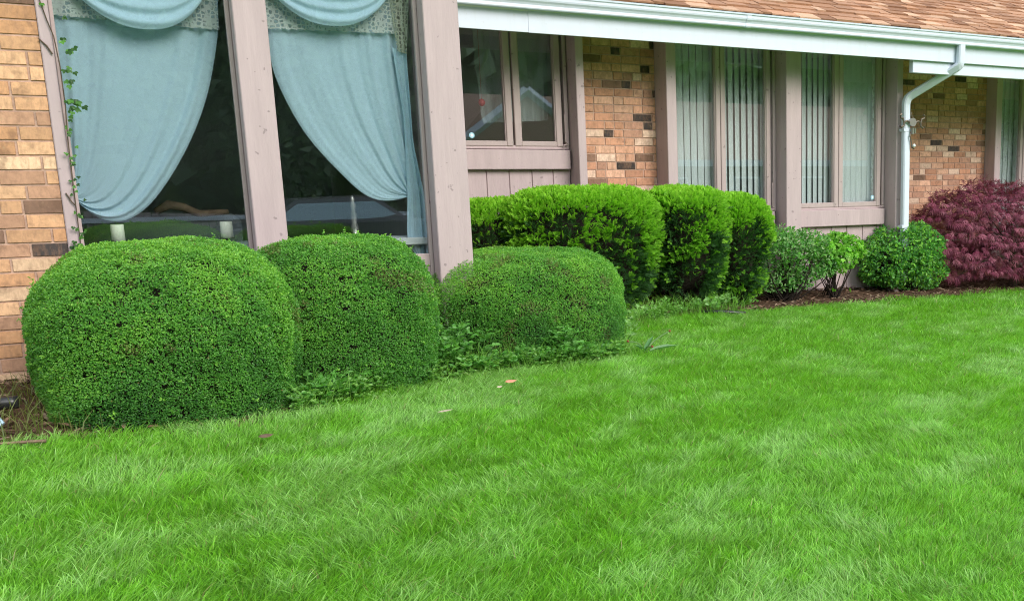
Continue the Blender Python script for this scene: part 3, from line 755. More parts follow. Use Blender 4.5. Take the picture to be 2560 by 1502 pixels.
# ------------------------------------------------------------------ yews
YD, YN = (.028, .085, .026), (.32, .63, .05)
def yew(c, abc, label, seed, n=5000, low=.8, nexp=3.0):
    base = (c[0], c[1], float(gz(c[0], c[1])))
    t = thing('yew_shrub', label, 'shrub', base, 'clipped yews in front of the brick pier')
    H = blob(c, abc, 2.5, .020, seed, low, 1.0, nexp)
    P, Nn = sample(H, ICO_T, n)
    hz = (P[:, 2] - c[2]) / abc[2]
    pat = fbm(P[:, 0] * 5 + P[:, 1] * 4 + seed, P[:, 2] * 4.5 + 2 * P[:, 1], 4)
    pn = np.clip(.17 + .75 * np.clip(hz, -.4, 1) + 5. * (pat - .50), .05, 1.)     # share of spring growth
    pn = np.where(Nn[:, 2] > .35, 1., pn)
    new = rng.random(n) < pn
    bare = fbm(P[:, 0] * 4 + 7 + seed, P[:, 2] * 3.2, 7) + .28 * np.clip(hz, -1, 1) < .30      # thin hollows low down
    keep = (new | (rng.random(n) < .52)) & ~(bare & (rng.random(n) < .85)) & (P[:, 2] > gz(P[:, 0], P[:, 1]) + .02)
    P, Nn, new, hz = P[keep], Nn[keep], new[keep], hz[keep]; n = len(P)
    dep = np.where(new, rng.random(n) ** 1.5 * .05 + .025, rng.random(n) * .10 + .04)
    P = P - Nn * dep[:, None]
    ax = unit(Nn * .9 + np.array([0, 0, .35]) + rvec(n) * .45)
    fl = unit(np.cross(ax, rvec(n)))                      # the flat of the spray
    L = np.where(new, rng.uniform(.032, .062, n), rng.uniform(.05, .09, n))
    tone = rng.random(n)
    b = MB(); K = 13
    for k in range(K):
        f = k / (K - 1); sgn = 1 if k % 2 else -1
        A = unit(ax * (.5 + .6 * f) + fl * sgn * (1.0 - .75 * f) + rvec(n) * .22)
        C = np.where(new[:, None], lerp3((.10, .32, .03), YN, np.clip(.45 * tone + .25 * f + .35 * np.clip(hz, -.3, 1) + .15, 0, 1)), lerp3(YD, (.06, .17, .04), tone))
        leaves(b, P + ax * (L * f * .85)[:, None], A, np.cross(ax, fl) + rvec(n) * .3, (.022 + .008 * (1 - f)) * rng.uniform(.8, 1.2, n), np.where(new, .0095, .0065), C, fold=.1, droop=.08)
    b.build('foliage', M['needle'], t)
    tw = MB(); tw.add(shrink(H, c, .16, abc), T=ICO_T)  # dark closed hull stands in for the shaded inside of the yew
    twigs(tw, (c[0], c[1], 0), shrink(H, c, .05, abc)[::5], 130, .009)
    tw.build('branches', M['twigcore'], t)
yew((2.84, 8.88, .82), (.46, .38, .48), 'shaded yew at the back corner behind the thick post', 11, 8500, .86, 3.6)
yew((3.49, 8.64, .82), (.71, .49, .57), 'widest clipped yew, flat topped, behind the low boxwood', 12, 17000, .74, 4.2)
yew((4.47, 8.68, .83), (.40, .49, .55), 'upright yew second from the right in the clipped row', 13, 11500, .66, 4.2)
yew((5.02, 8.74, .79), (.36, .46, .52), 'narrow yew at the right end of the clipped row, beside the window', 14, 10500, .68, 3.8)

# ------------------------------------------------------------------ looser shrubs
def looseshrub(name, c, abc, label, seed, n, L, W, cols, low=.75, thin=.3, nexp=2.2, stems=40, stemr=.008, core=False, lobed=False, lump=.06, depth=.16):
    base = (c[0], c[1], float(gz(c[0], c[1])))
    t = thing(name, label, 'shrub', base)
    H = blob(c, abc, nexp, lump, seed, low)
    P, Nn = sample(H, ICO_T, n)
    P = P - Nn * (rng.random(n) ** 1.3 * depth)[:, None]
    keep = holes(P, 45, .03, .075) & (P[:, 2] > gz(P[:, 0], P[:, 1]) + .02)
    P, Nn = P[keep], Nn[keep]; n = len(P)
    C = np.array(cols)[rng.integers(0, len(cols), n)] * rng.uniform(.75, 1.25, (n, 1))
    b = MB()
    A = unit(Nn * .6 + rvec(n) * .9 + np.array([0, 0, .15])); nl = unit(Nn * .8 + rvec(n) * .7 + np.array([0, -.1, .3]))
    if lobed:
        S = unit(np.cross(A, nl))
        for a, s in ((0, 1.), (.75, .8), (-.75, .8), (1.5, .5), (-1.5, .5)):
            leaves(b, P, A * math.cos(a) + S * math.sin(a), nl, L * s * rng.uniform(.8, 1.2, n), W, C, fold=.1, droop=.15, six=True)
    else:
        leaves(b, P, A, nl, rng.uniform(.75, 1.25, n) * L, rng.uniform(.8, 1.2, n) * W, C, six=True, droop=.15)
    b.build('foliage', M['leaf'], t)
    tw = MB(); twigs(tw, (c[0], c[1], 0), shrink(H, c, .02, abc)[::9], stems, stemr)
    if core: tw.add(shrink(H, c, .17, abc), T=ICO_T)  # inner hull in dark colour, painted shade between the leaves
    tw.build('branches', M['twigcore'], t)
looseshrub('euonymus_shrub', (5.66, 8.80, .645), (.58, .32, .33), 'grey green leggy shrub with bare dark stems, beside the last yew', 21, 7500, .036, .021,
           [(.20, .40, .13), (.12, .32, .08), (.32, .48, .22), (.15, .42, .07), (.09, .24, .06)], low=.62, stems=70, stemr=.010, lump=.20)
looseshrub('viburnum_shrub', (6.36, 8.88, .68), (.33, .24, .21), 'small bright lime shrub with lobed leaves under the window sill panel', 22, 1500, .045, .026,
           [(.20, .50, .05), (.16, .42, .045), (.28, .56, .08)], low=.7, stems=26, lobed=True)
looseshrub('seedling', (6.36, 8.74, .36), (.12, .10, .10), 'low lime green seedling with lobed leaves at the foot of the lime shrub', 23, 90, .045, .028, [(.18, .46, .05), (.22, .50, .06)], lobed=True, stems=8, stemr=.003)
looseshrub('holly_shrub', (7.60, 9.28, .53), (.62, .42, .36), 'rounded mid green shrub just left of the dark red maple', 24, 12000, .040, .024,
           [(.09, .29, .055), (.14, .40, .065), (.26, .56, .08), (.08, .24, .06)], low=.85, nexp=2.3, lump=.14, core=True, stems=40)

# ------------------------------------------------------------------ dissected red maple
def maple(c, abc, label):
    base = (c[0], c[1], float(gz(c[0], c[1])))
    t = thing('japanese_maple', label, 'tree', base)
    H = blob(c, abc, 2.0, .10, 31, .93)
    n = 11000
    P, Nn = sample(H, ICO_T, n)
    # hanging tiers: pull leaves into pads
    tier = .16
    ph = P[:, 2] + .25 * fbm(P[:, 0] * 2.2, P[:, 1] * 2.2, 5)
    fr = (ph / tier) % 1.
    P = P - Nn * ((1 - fr) * .13 + rng.random(n) ** 1.5 * .12)[:, None]
    keep = P[:, 2] > gz(P[:, 0], P[:, 1]) + .05 + .16 * vnoise(P[:, 0] * 3, P[:, 1] * 3, 6)
    P, Nn = P[keep], Nn[keep]; n = len(P)
    out = unit(Nn * np.array([1, 1, .35]))
    A = unit(out * .7 + np.array([0, 0, -.45]) + rvec(n) * .55); nl = unit(Nn + rvec(n) * .5 + np.array([0, 0, .5]))
    S = unit(np.cross(A, nl))
    cc = np.array([(.19, .034, .072), (.26, .064, .115), (.11, .02, .042), (.35, .12, .17), (.17, .045, .06)])
    C = cc[rng.integers(0, len(cc), n)] * rng.uniform(.8, 1.25, (n, 1))
    b = MB(); sc = rng.uniform(.75, 1.25, n)
    for a, s in ((0, 1.), (.38, .95), (-.38, .95), (.8, .75), (-.8, .75), (1.35, .5), (-1.35, .5)):
        leaves(b, P, A * math.cos(a) + S * math.sin(a) - np.array([0, 0, .25]) * abs(a) * .5, nl + rvec(n) * .2, .085 * s * sc, .0085, C, fold=.1, droop=.25)
    b.build('crown', M['maple'], t)
    tw = MB()
    tw.tube([(base[0], base[1], base[2] - .05), (base[0] + .03, base[1], .35), (base[0] - .05, base[1] - .03, .62)], [.07, .055, .045], 8)
    for q in shrink(H, c, .12, abc)[::160]:
        s0 = np.array([base[0], base[1], .45 + .15 * rng.random()]); m = (s0 + q) / 2 + np.array([0, 0, .2])
        tt = np.linspace(0, 1, 6)[:, None]
        tw.tube((1 - tt) ** 2 * s0 + 2 * tt * (1 - tt) * m + tt * tt * q, np.linspace(.022, .004, 6), 5)
    tw.build('trunk', M['bark'], t)
maple((9.52, 9.42, .76), (1.95, .62, .76), 'dark red lace leaf maple mounded against the brick wall at the right')

# ------------------------------------------------------------------ ivy
iv = thing('ivy_vine', 'thin ivy climbing the taupe trim between brick wall and curtain', 'vine', (-.1, 6.84, .6))
b = MB(); st = MB()
path = np.array([(-.10, 6.838, .4), (-.10, 6.838, 1.2), (-.098, 6.836, 1.45), (-.094, 6.836, 1.73), (-.085, 6.836, 1.9), (-.085, 6.836, 2.1), (-.095, 6.836, 2.25), (-.115, 6.838, 2.33), (-.135, 6.84, 2.43), (-.15, 6.84, 2.7)])
st.tube(path, .003, 5)
st.tube([(-.16, 6.845, 2.235), (-.13, 6.84, 2.20), (-.115, 6.84, 2.17), (-.11, 6.84, 2.16)], .004, 5)
st.tube([(-.135, 6.842, 1.45), (-.115, 6.838, 1.405), (-.098, 6.838, 1.38)], .0035, 5)
pp, sz_ = [], []
for (x, z, k, s) in ((-.075, 2.32, 3, .03), (-.06, 2.25, 4, .035), (-.03, 2.19, 5, .04), (-.05, 2.09, 8, .03), (-.035, 2.04, 6, .03), (-.05, 1.995, 4, .03), (-.055, 1.915, 14, .036), (-.03, 1.90, 6, .036), (-.075, 1.86, 8, .028),
                     (-.085, 1.78, 8, .024), (-.088, 1.68, 8, .022), (-.09, 1.6, 7, .024), (-.08, 1.56, 3, .022), (-.093, 1.5, 7, .022), (-.09, 1.44, 6, .02), (-.095, 1.33, 7, .022), (-.09, 1.25, 8, .024), (-.10, 1.17, 8, .03), (-.12, 1.2, 6, .03), (-.09, 2.4, 3, .03)):
    for _ in range(max(1, int(k * .6))): pp.append((x + rng.normal() * .012, 6.825 + rng.normal() * .008, z + rng.normal() * .018)); sz_.append(s * .78)
pp = np.array(pp); n = len(pp); A = unit(np.array([.35, -.35, -.5]) + rvec(n) * .6); nl = unit(np.array([0, -1, .3]) + rvec(n) * .4); S = unit(np.cross(A, nl))
C = lerp3((.03, .09, .025), (.13, .34, .06), rng.random(n) ** 1.6)
for a, s in ((0, 1.), (.9, .75), (-.9, .75)):
    leaves(b, pp, A * math.cos(a) + S * math.sin(a), nl, np.array(sz_) * s, np.array(sz_) * .6, C, fold=.08, six=True)
b.build('leaves', M['leaf'], iv); st.build('stem', M['bark'], iv)

# ------------------------------------------------------------------ weeds along the bed edge
def weed(x, y, h, ns, spread, label, seed, cols=((.12, .34, .055), (.18, .42, .09), (.10, .28, .05)), lob=.028, group='leafy weeds between boxwoods and lawn'):
    g = np.random.default_rng(seed); z0 = float(gz(x, y))
    t = thing('weed', label, 'weed', (x, y, z0), group)
    st = MB(); b = MB(); h = h * g.uniform(.5, 1.2)
    for k in range(ns):
        a = g.random() * 6.28; r = spread * g.random() ** .6; hh = h * g.uniform(.55, 1.)
        p0 = np.array([x + .15 * r * math.cos(a), y + .15 * r * math.sin(a), z0 - .01]); p1 = np.array([x + r * math.cos(a), y + r * math.sin(a), z0 + hh])
        m = p0 * .5 + p1 * .5 + np.array([0, 0, .25 * hh]); tt = np.linspace(0, 1, 6)[:, None]
        pts = (1 - tt) ** 2 * p0 + 2 * tt * (1 - tt) * m + tt * tt * p1
        st.tube(pts, np.linspace(.0028, .0012, 6), 5, c=(.08, .2, .04), cap=False)
        nl_ = max(4, int(hh / .028))
        for j in range(nl_):
            f = .25 + .75 * (j + 1) / nl_; q = (1 - f) ** 2 * p0 + 2 * f * (1 - f) * m + f * f * p1
            az = j * 2.4 + g.random(); d = np.array([math.cos(az), math.sin(az), .15 + .9 * g.random()]); d /= np.linalg.norm(d)
            Ln = lob * (1.5 - .7 * f) * g.uniform(.8, 1.3); c = np.array(cols[g.integers(0, len(cols))]) * g.uniform(.8, 1.2)
            side = np.cross(d, (0, 0, 1.)); side /= np.linalg.norm(side) + 1e-9
            Pq = []; Aq = []; Lq = []
            for s_, u in ((.8, 1), (.8, -1), (1., 0)):
                Pq.append(q + d * Ln * 2 * s_ * .8); Aq.append(d * .6 + side * u * .8 if u else d); Lq.append(Ln * (1. if u else 1.1))
            leaves(b, np.array(Pq), np.array(Aq), np.tile(np.array([0, -.35, .8]) + g.normal(size=3) * .45, (3, 1)), np.array(Lq), Ln * .72, np.tile(c, (3, 1)), fold=.1, droop=.2, six=True)
            leaves(b, q[None], d[None], np.array([[0, 0, 1.]]), Ln * 1.7, Ln * .25, c[None])
    b.build('foliage', M['grass'], t); st.build('stem', M['grass'], t)
common = 'leafy green weed in the strip between the round boxwoods and the lawn'
for k, (x, h, ns, sp, dy) in enumerate([(.80, .10, 6, .09, .05), (.88, .15, 8, .11, .07), (.98, .17, 9, .12, .06), (1.08, .13, 8, .12, .05), (1.18, .15, 9, .13, .07), (1.29, .15, 9, .13, .06), (1.40, .18, 10, .13, .08), (1.50, .20, 10, .13, .10),
                                         (1.60, .24, 11, .13, .12), (1.68, .28, 11, .13, .14), (1.76, .30, 11, .12, .15), (1.72, .20, 10, .13, .03), (1.85, .18, 10, .14, .06), (1.97, .16, 9, .14, .06), (2.08, .14, 9, .13, .05),
                                         (2.20, .14, 8, .12, .04), (2.33, .20, 10, .12, .05), (2.43, .24, 10, .12, .06), (2.53, .13, 8, .12, .04), (2.66, .11, 7, .11, .04), (2.80, .10, 7, .11, .04), (1.64, .34, 6, .08, .22)]):
    weed(x, float(edge_y(x)) + dy, h, ns, sp, common, 100 + k)
weed(1.92, 6.50, .40, 2, .06, 'tallest pale weed stalk standing up before the low boxwood', 130, lob=.036)
for k in range(11):
    u = (k + .5) / 11; x = 3.02 + 1.7 * u; y = float(edge_y(x)) + .02 + .15 * random.random()
    weed(x, y, random.uniform(.08, .17), 6, .11, 'pale leafy weed at the foot of the yews right of the low boxwood', 160 + k, cols=((.22, .44, .11), (.17, .40, .08), (.30, .52, .18)), group='pale weeds at the foot of the yews')
n = 3600
x = rng.uniform(.7, 5.0, n); y = edge_y(x) - .05 + rng.random(n) ** 1.4 * np.where(x < 3, .30, .26) + .12 * (vnoise(x * 5, x * 0, 3) - .5)
kk = vnoise(x * 7, y * 7, 4) > np.where(x < 3, .30, .5); x, y = x[kk], y[kk]; n = len(x)
P = np.stack([x, y, gz(x, y) + .015 + rng.random(n) ** 1.5 * .11], 1); b = MB()
az = rng.random(n) * 6.28; A = np.stack([np.cos(az), np.sin(az), rng.uniform(-.1, .8, n)], 1)
for a_, s_ in ((0, 1.), (.8, .8), (-.8, .8)):
    An = np.stack([np.cos(az + a_), np.sin(az + a_), A[:, 2]], 1)
    leaves(b, P, An, np.array([0, -.3, 1.]) + rvec(n) * .5, rng.uniform(.016, .032, n) * s_, rng.uniform(.013, .024, n), lerp3((.10, .27, .045), (.26, .50, .10), rng.random(n)), six=True)
x = rng.uniform(.75, 4.9, 1700); y = edge_y(x) - .02 + rng.random(1700) ** 1.5 * .22; kk = 1700
blades(b, x, y, rng.uniform(.08, .24, kk), np.full(kk, .004), rng.normal(size=kk) * .5, rng.normal(size=kk) * .5, lerp3((.12, .33, .03), (.28, .52, .10), rng.random(kk)))
tag(b.build('ground_cover', M['grass']), 'low mixed green weeds carpeting the strip between shrubs and lawn', 'weeds', kind='stuff')
# spent tulips leaning out of the bed
t = thing('tulip', 'spent tulip clump with red tipped stalks leaning over the lawn edge', 'flower', (3.05, 6.78, float(gz(3.05, 6.78))))
z0 = float(gz(3.1, 6.8)); b = MB()
for p in ([(3.14, 6.72, z0), (3.18, 6.72, z0 + .07), (3.27, 6.75, z0 + .10), (3.38, 6.80, z0 + .125)], [(3.14, 6.72, z0), (3.13, 6.72, z0 + .07), (3.08, 6.72, z0 + .095), (3.01, 6.72, z0 + .095)], [(3.14, 6.72, z0), (3.15, 6.70, z0 + .06), (3.17, 6.66, z0 + .05)]):
    b.tube(resamp(p, 8), .0045, 6, c=(.17, .30, .10)); e = p[-1]
    b.tube([e, (e[0] + .006, e[1], e[2] + .004), (e[0] + .014, e[1], e[2] + .006)], [.006, .010, .004], 6, c=(.42, .09, .07))
b.build('stem', M['grass'], t)
b = MB(); leaves(b, np.array([(3.15, 6.7, z0 + .01), (3.13, 6.71, z0), (3.16, 6.72, z0)]), np.array([(.8, -.1, .25), (.5, .3, .6), (-.5, -.3, .5)]), np.array([(0, -.3, 1.)] * 3), np.array([.24, .18, .15]), .035, (.13, .30, .11), six=True, droop=.2)
b.build('leaves', M['grass'], t)
# black drain hose by the yews
b = MB(); x, y = 4.55, 8.12; z = float(gz(x, y)); b.tube([(x - .15, y + .1, z + .03), (x, y, z + .035), (x + .2, y - .12, z + .02)], .016, 8)
tag(b.build('drain_hose', M['black'], None, True), 'short end of black hose lying at the foot of the yews', 'hose')

# ------------------------------------------------------------------ things on the ground
n = 7000
x = rng.uniform(-2.5, 11.5, n); y = edge_y(x) + .03 + rng.random(n) ** 1.3 * 1.6
y = np.minimum(y, np.where(x < 2.1, 6.85, np.where(x < 7.5, 9.4, 10.75)))
P = np.stack([x, y, gz(x, y) + .012 + rng.random(n) * .02], 1)
cc = np.array([(.12, .07, .045), (.18, .11, .075), (.07, .042, .03), (.25, .16, .11), (.30, .22, .15)])
C = cc[rng.integers(0, 5, n)] * rng.uniform(.7, 1.2, (n, 1))
a = rng.random(n) * 6.28; b = MB()
A = np.stack([np.cos(a), np.sin(a), rng.normal(size=n) * .25], 1)
leaves(b, P, A, unit(np.array([0, 0, 1.]) + rvec(n) * .5), rng.uniform(.03, .09, n), rng.uniform(.008, .022, n), C, fold=.15, droop=.05, six=True)
tag(b.build('wood_chips', M['chips']), 'loose brown bark mulch covering the planting bed', 'mulch', kind='stuff')
def debris(name, x, y, label, cat, c, L, W, dz=.055, k=1, a=0.):
    z = float(gz(x, y)) + dz; b = MB()
    for j in range(k):
        aj = a + j * .5; d = np.array([[math.cos(aj), math.sin(aj), .1 - .1 * j]])
        leaves(b, np.array([[x - .4 * L * d[0, 0], y - .4 * L * d[0, 1] + .01 * j, z + .004 * j]]), d, np.array([[0, -.7, 1.]]), L, W, c, fold=-.25, droop=.1, six=True)
    tag(b.build(name, M['chips']), label, cat)
debris('dry_leaf', 1.88, 5.86, 'salmon coloured dry leaf lying on the grass before the low boxwood', 'leaf', (.62, .26, .17), .075, .022, .075, 2, .0)
debris('dry_leaf', 1.80, 5.81, 'small pale dry leaf lying just left of the salmon one', 'leaf', (.5, .42, .3), .035, .016, .06)
debris('twig', 1.36, 5.33, 'short pale broken twig lying on the grass below the middle boxwood', 'twig', (.42, .34, .26), .085, .012, .07, 1, .1)
debris('dry_leaf', .516, 5.17, 'curled brown dry leaf on the grass in front of the largest boxwood', 'leaf', (.13, .09, .06), .07, .022, .065, 2, .1)
# stake light at the left border
t = thing('garden_light', 'toppled black garden spotlight with pale solar panel by the brick wall', 'lamp', (-.5, 5.75, float(gz(-.5, 5.75))))
b = MB(); z = .50
b.tube([(-.60, 6.05, z + .005), (-.56, 6.045, z + .005), (-.44, 6.04, z), (-.415, 6.04, z)], [.022, .03, .032, .03], 14); b.build('lamp_head', M['black'], t, True)
b = MB(); b.tube([(-.52, 6.04, z - .03), (-.50, 5.95, .43), (-.52, 5.85, .40)], .012, 8); b.build('bracket', M['black'], t, True)
b = MB(); b.tube([(-.52, 5.62, .49), (-.505, 5.60, .43), (-.51, 5.58, .36)], [.014, .016, .02], 8); b.build('stake', M['black'], t, True)
b = MB(); c0 = np.array([-.505, 5.70, .49]); ux = np.array([.075, -.012, .016]); uy = np.array([-.015, .035, .066]); nn = np.cross(ux, uy); nn = nn / np.linalg.norm(nn) * .008
V = []
for sgn in (1, -1):
    for u, v in ((-.55, -1), (.75, -.35), (.55, .25), (-.55, 1)): V.append(c0 + ux * u * .9 + uy * v + nn * sgn)
b.add(V, [(0, 1, 2, 3), (7, 6, 5, 4), (0, 4, 5, 1), (1, 5, 6, 2), (2, 6, 7, 3), (3, 7, 4, 0)]); b.build('solar_panel', M['solar'], t)
b = MB(); b.tube([(-.46, 5.50, .425), (-.38, 5.49, .422), (-.30, 5.48, .418)], [.006, .007, .008], 6)
tag(b.build('stick', M['drift'], None), 'straight grey stick lying beside the toppled garden light', 'stick')

# ------------------------------------------------------------------ grass
def lawn_blades(n, x0, x1, y0, y1, test):
    x = rng.uniform(x0, x1, n); y = rng.uniform(y0, y1, n); k = test(x, y); return x[k], y[k]
mbg = MB()
th = R(33.7)
def in_view(x, y, pad):
    # generous wedge in front of where the photographer stands
    d = np.hypot(x, y); az = np.arctan2(x, y)
    return (az > R(-9 - pad)) & (az < R(53 + pad))
def zone(n, d0, d1, wd, pad):
    d = np.sqrt(rng.uniform(d0 * d0, d1 * d1, n)); az = rng.uniform(R(-10 - pad), R(52 + pad), n)
    x, y = d * np.sin(az), d * np.cos(az)
    jit = .22 * (vnoise(x * 6, y * 6, 1) - .45) + rng.normal(size=n) * .03
    k = y < edge_y(x) + .02 + jit
    x, y = x[k], y[k]; n = len(x)
    p1 = fbm(x * 1.1, y * 1.1, 0); p2 = fbm(x * 3.2 + 9, y * 3.2, 3); p3 = fbm(x * 9, y * 9, 5)
    G_ = .11                                        # tussock spacing
    ci, cj = np.floor(x / G_).astype(int), np.floor(y / G_).astype(int)
    cx = (ci + _tab[0][ci & 255, cj & 255]) * G_; cy = (cj + _tab[1][ci & 255, cj & 255]) * G_
    cr = np.hypot(x - cx, y - cy) / G_
    ang = np.arctan2(y - cy, x - cx) + rng.normal(size=n) * .8
    flow = 2 * PI * (1.3 * fbm(x * .8, y * .8, 6) + .5 * p2); mixf = rng.random(n) < .6
    ang = np.where(mixf, flow + rng.normal(size=n) * .8, ang)
    le = np.clip(.35 + .6 * (p2 - .4) + np.abs(rng.normal(size=n)) * .40, .05, 1.3)
    h = (.040 + .026 * p1 + .032 * (p3 - .5)) * rng.uniform(.65, 1.25, n)
    tuft = rng.random(n) < .02; h[tuft] *= 1.5; h *= np.clip(1.18 - .35 * cr, .7, 1.2)
    st = fbm(x * 1.3 + y * .9, y * 4.2 - x * 2.1, 4)
    pale = np.clip((p2 - .50) * 2.6 + (st - .47) * 4.0 + (p3 - .5) * 2.0, 0, 1)
    u = rng.random(n)
    C = lerp3((.125, .355, .020), (.25, .525, .055), u) * (.85 + .3 * _tab[2][ci & 255, cj & 255])[:, None]
    C = C + (np.array([(.38, .60, .22)]) - C) * (pale * rng.uniform(.1, .8, n))[:, None]
    dry = rng.random(n) < .022; C[dry] = np.array([(.33, .33, .14)]) * rng.uniform(.8, 1.2, (dry.sum(), 1))
    dk = rng.random(n) < .15; C[dk] *= .6
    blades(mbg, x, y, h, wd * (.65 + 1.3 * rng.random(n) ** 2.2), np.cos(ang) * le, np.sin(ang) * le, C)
zone(150000, 2.0, 4.6, .0028, 4)
zone(270000, 4.6, 7.2, .0031, 4)
zone(260000, 7.2, 10.5, .0040, 3)
zone(130000, 10.5, 15.5, .0060, 2)
# margins outside the frame, sparser and coarser
d = np.sqrt(rng.uniform(.2, 14 ** 2, 150000)); az = rng.uniform(R(-120), R(120), 150000); x, y = d * np.sin(az), d * np.cos(az)
k = (~in_view(x, y, 0)) & (y < edge_y(np.clip(x, -6, 16))) & (x < 15)
x, y = x[k], y[k]; n = len(x)
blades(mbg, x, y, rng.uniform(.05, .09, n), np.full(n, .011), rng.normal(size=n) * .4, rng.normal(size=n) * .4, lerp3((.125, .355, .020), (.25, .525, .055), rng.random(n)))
tag(mbg.build('grass', M['grass']), 'thick bright green mown grass filling the foreground', 'grass', kind='stuff')
# thin yellowish grass and weeds in the left end of the bed
b = MB(); n = 900
x = rng.uniform(-1.2, -.02, n); y = edge_y(x) + .02 + rng.random(n) ** 1.2 * 1.1
blades(b, x, y, rng.uniform(.06, .19, n), np.full(n, .005), rng.normal(size=n) * .55, rng.normal(size=n) * .55, lerp3((.10, .15, .03), (.26, .28, .10), rng.random(n)))
tag(b.build('bed_grass', M['grass']), 'thin yellowish grass in the bed between brick wall and largest boxwood', 'grass', kind='stuff')

# ------------------------------------------------------------------ the other side of the street, mirrored in the panes
def tree(x, y, h, r, label, seed, cols):
    z = float(gz(x, y)); t = thing('shade_tree', label, 'tree', (x, y, z), 'trees across the street')
    g = MB(); g.tube([(x, y, z - .2), (x + .1, y, z + h * .25), (x, y + .1, z + h * .6)], [.28, .2, .1], 9)
    for a in range(7): g.tube([(x, y, z + h * (.22 + .05 * a)), (x + r * .4 * math.cos(a * 2.3), y + r * .4 * math.sin(a * 2.3), z + h * (.38 + .06 * a)), (x + r * .75 * math.cos(a * 2.3), y + r * .75 * math.sin(a * 2.3), z + h * (.48 + .06 * a))], [.1, .06, .02], 6)
    g.build('trunk', M['bark'], t)
    H = blob((x, y, z + h * .58), (r, r, h * .43), 2.0, .12, seed); K = 20000; P, Nn = sample(H, ICO_T, K)
    P = P - Nn * (rng.random(K) ** 1.3 * r * .6)[:, None]; b = MB()
    leaves(b, P, unit(Nn + rvec(K)), rvec(K), rng.uniform(.25, .5, K), rng.uniform(.2, .35, K), lerp3(cols[0], cols[1], rng.random(K)))
    b.build('crown', M['leaf'], t)
for k, (x, y, h, r, lab) in enumerate([(-1.5, -19, 11, 4.2, 'broad dark tree mirrored in the bay pane nearest the brick'), (-5.6, -21, 11, 4.0, 'unseen tree added across the street to block sky mirrored in the bay'), (5.5, -23, 12, 4.5, 'tall dark tree mirrored in the bay pane beside the thick post'), (8.2, -20, 8, 2.6, 'green tree mirrored faintly in the high double window'),  # second tree is unseen, added to fill bright sky gaps in the reflection
                                       (42, -27, 10, 3.8, 'green tree mirrored in the pane beside the downspout'), (-9, -24, 12, 5, 'large dark tree across the street at the far left'), (40, -18, 12, 5, 'large tree across the street at the far right')]):
    tree(x, y, h, r, lab, 50 + k, ((.14, .22, .13), (.36, .48, .32)))
nb = thing('neighbour_house', 'brick house with white gable mirrored faintly in the right hand windows', 'house', (21, -25, -.9))
b = MB(); z0 = -1.5; b.box(11.5, 38, -33, -26, z0, z0 + 3.3, (.36, .26, .2)); b.build('wall', M['found'], nb)
b = MB(); b.prism([(-25.2, z0 + 3.2), (-29.5, z0 + 6.2), (-33.8, z0 + 3.2), (-33.8, z0 + 3.1), (-25.2, z0 + 3.1)], 11, 38.5); b.build('roof', M['mortar'], nb)
b = MB(); g0 = z0 + 3.1
V = [(11.5, -25.1, g0), (19.5, -25.1, g0), (15.5, -25.1, g0 + 3.), (11.5, -29, g0), (19.5, -29, g0), (15.5, -29, g0 + 3.)]
b.add(V, [(0, 2, 5, 3), (2, 1, 4, 5)], [(0, 1, 2)]); b.build('gable', M['mortar'], nb)
b = MB(); b.box(11.0, 38.6, -25.22, -25.1, z0 + 3.0, z0 + 3.3); b.build('fascia', M['white'], nb)
for sg in (-1, 1):
    b = MB(); b.tube([(15.5 + sg * 4.3, -25.05, g0 - .2), (15.5, -25.05, g0 + 3.05)], .2, 4); b.build('gable_trim', M['white'], nb)
for x in (13, 17.5, 22, 26, 30, 34.5):
    b = MB(); b.box(x, x + 1.5, -26, -25.95, z0 + 1.0, z0 + 2.5); w_ = b.build('window', M['white'], nb)
    b2 = MB(); b2.box(x + .1, x + 1.4, -25.95, -25.94, z0 + 1.1, z0 + 2.4); b2.build('pane', M['black'], w_)
fn = thing('picket_fence', 'white board fence mirrored low in the bay panes', 'fence', (3, -14, float(gz(3, -14))))
b = MB()
for k in range(60):
    x = -3 + k * .16; z = float(gz(x, -14)); b.box(x, x + .14, -14, -13.97, z, z + 1.1)
b.build('boards', M['found'], fn)
b = MB(); z = float(gz(2, -14)); b.prism([(-13.96, z + .95), (-13.9, z + .95), (-13.9, z + 1.05), (-13.96, z + 1.05)], -3, 6.6); b.build('rail', M['white'], fn)

K = 24000; x = rng.uniform(-60, 75, K); y = -38 + 3 * rng.normal(size=K); z = gz(x, y) + rng.random(K) ** .8 * (9 + 5 * vnoise(x * .15, y * 0, 2))  # unseen leaf mass, added so no sky shows between the mirrored trees
b = MB(); leaves(b, np.stack([x, y, z], 1), rvec(K), rvec(K), rng.uniform(1.0, 2.4, K), rng.uniform(.8, 1.5, K), lerp3((.12, .20, .12), (.28, .40, .25), rng.random(K)))
tag(b.build('added_woodland', M['leaf']), 'unseen line of woods added behind the street to close mirrored sky gaps', 'woods', kind='stuff')

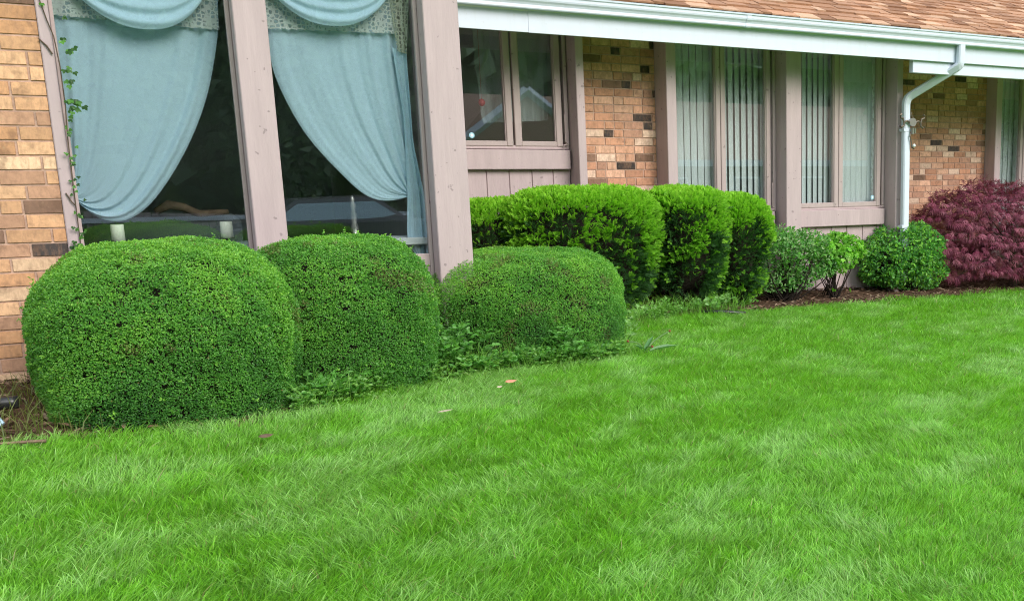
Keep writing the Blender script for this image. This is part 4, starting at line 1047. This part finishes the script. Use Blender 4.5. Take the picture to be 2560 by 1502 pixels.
b = MB(); x = np.arange(-60, 81, 4.); k = len(x)
V = np.concatenate([np.stack([x, x * 0 - 12.8, gz(x, x * 0 - 12.8) + .02], 1), np.stack([x, x * 0 - 6.5, gz(x, x * 0 - 6.5) + .02], 1)]); i = np.arange(k - 1)
b.add(V, np.stack([i, i + 1, i + 1 + k, i + k], 1)); tag(b.build('road', plain('pale_asphalt', (.20, .20, .20), .9, .1, nscale=20, namt=.2)), kind='structure')

cz = float(gz(4, -9.5)) + .02
car = thing('parked_car', 'dark parked car mirrored low in the bay pane beside the thick post', 'car', (4, -9.5, cz))
prof = [(-2.2, .35), (-2.25, .6), (-2.1, .85), (-1.35, .95), (-.75, 1.4), (.75, 1.45), (1.35, 1.0), (2.1, .9), (2.25, .65), (2.2, .35)]
b = MB(); bm = bmesh.new(); rows = []
for yy, sc_ in ((-.86, .93), (-.80, 1.), (.80, 1.), (.86, .93)):
    rows.append([bm.verts.new((4 + px_ * (.97 if abs(yy) > .82 else 1), -9.5 + yy * (1. if pz_ < 1.05 else .84), cz + .35 + (pz_ - .35) * sc_)) for px_, pz_ in prof])
for r0, r1 in zip(rows[:-1], rows[1:]):
    for k in range(len(prof)): bm.faces.new([r0[k], r0[(k + 1) % len(prof)], r1[(k + 1) % len(prof)], r1[k]])
bm.faces.new(rows[0][::-1]); bm.faces.new(rows[-1]); bmesh.ops.recalc_face_normals(bm, faces=list(bm.faces)); b.bm(bm)
b.build('body', plain('dark_car_paint', (.10, .11, .12), .25, .6), car)
b = MB(); V = [(4 - 1.2, -9.5 + .835, cz + 1.0), (4 + 1.2, -9.5 + .835, cz + 1.02), (4 + .72, -9.5 + .74, cz + 1.36), (4 - .72, -9.5 + .74, cz + 1.33)]
b.add(V + [(x_, y_ - .02, z_) for x_, y_, z_ in V], [(0, 1, 2, 3), (7, 6, 5, 4), (0, 4, 5, 1), (1, 5, 6, 2), (2, 6, 7, 3), (3, 7, 4, 0)]); b.build('side_window', M['solar'], car)
for sx_ in (-1.35, 1.35):
    for sy_ in (-.72, .72):
        b = MB(); b.tube([(4 + sx_, -9.5 + sy_ - .1, cz + .32), (4 + sx_, -9.5 + sy_ + .16, cz + .32)], .32, 18); wh = b.build('wheel', M['black'], car)
        b = MB(); b.tube([(4 + sx_, -9.5 + sy_ + .16, cz + .32), (4 + sx_, -9.5 + sy_ + .175, cz + .32)], .19, 14); b.build('rim', M['silver'], wh)
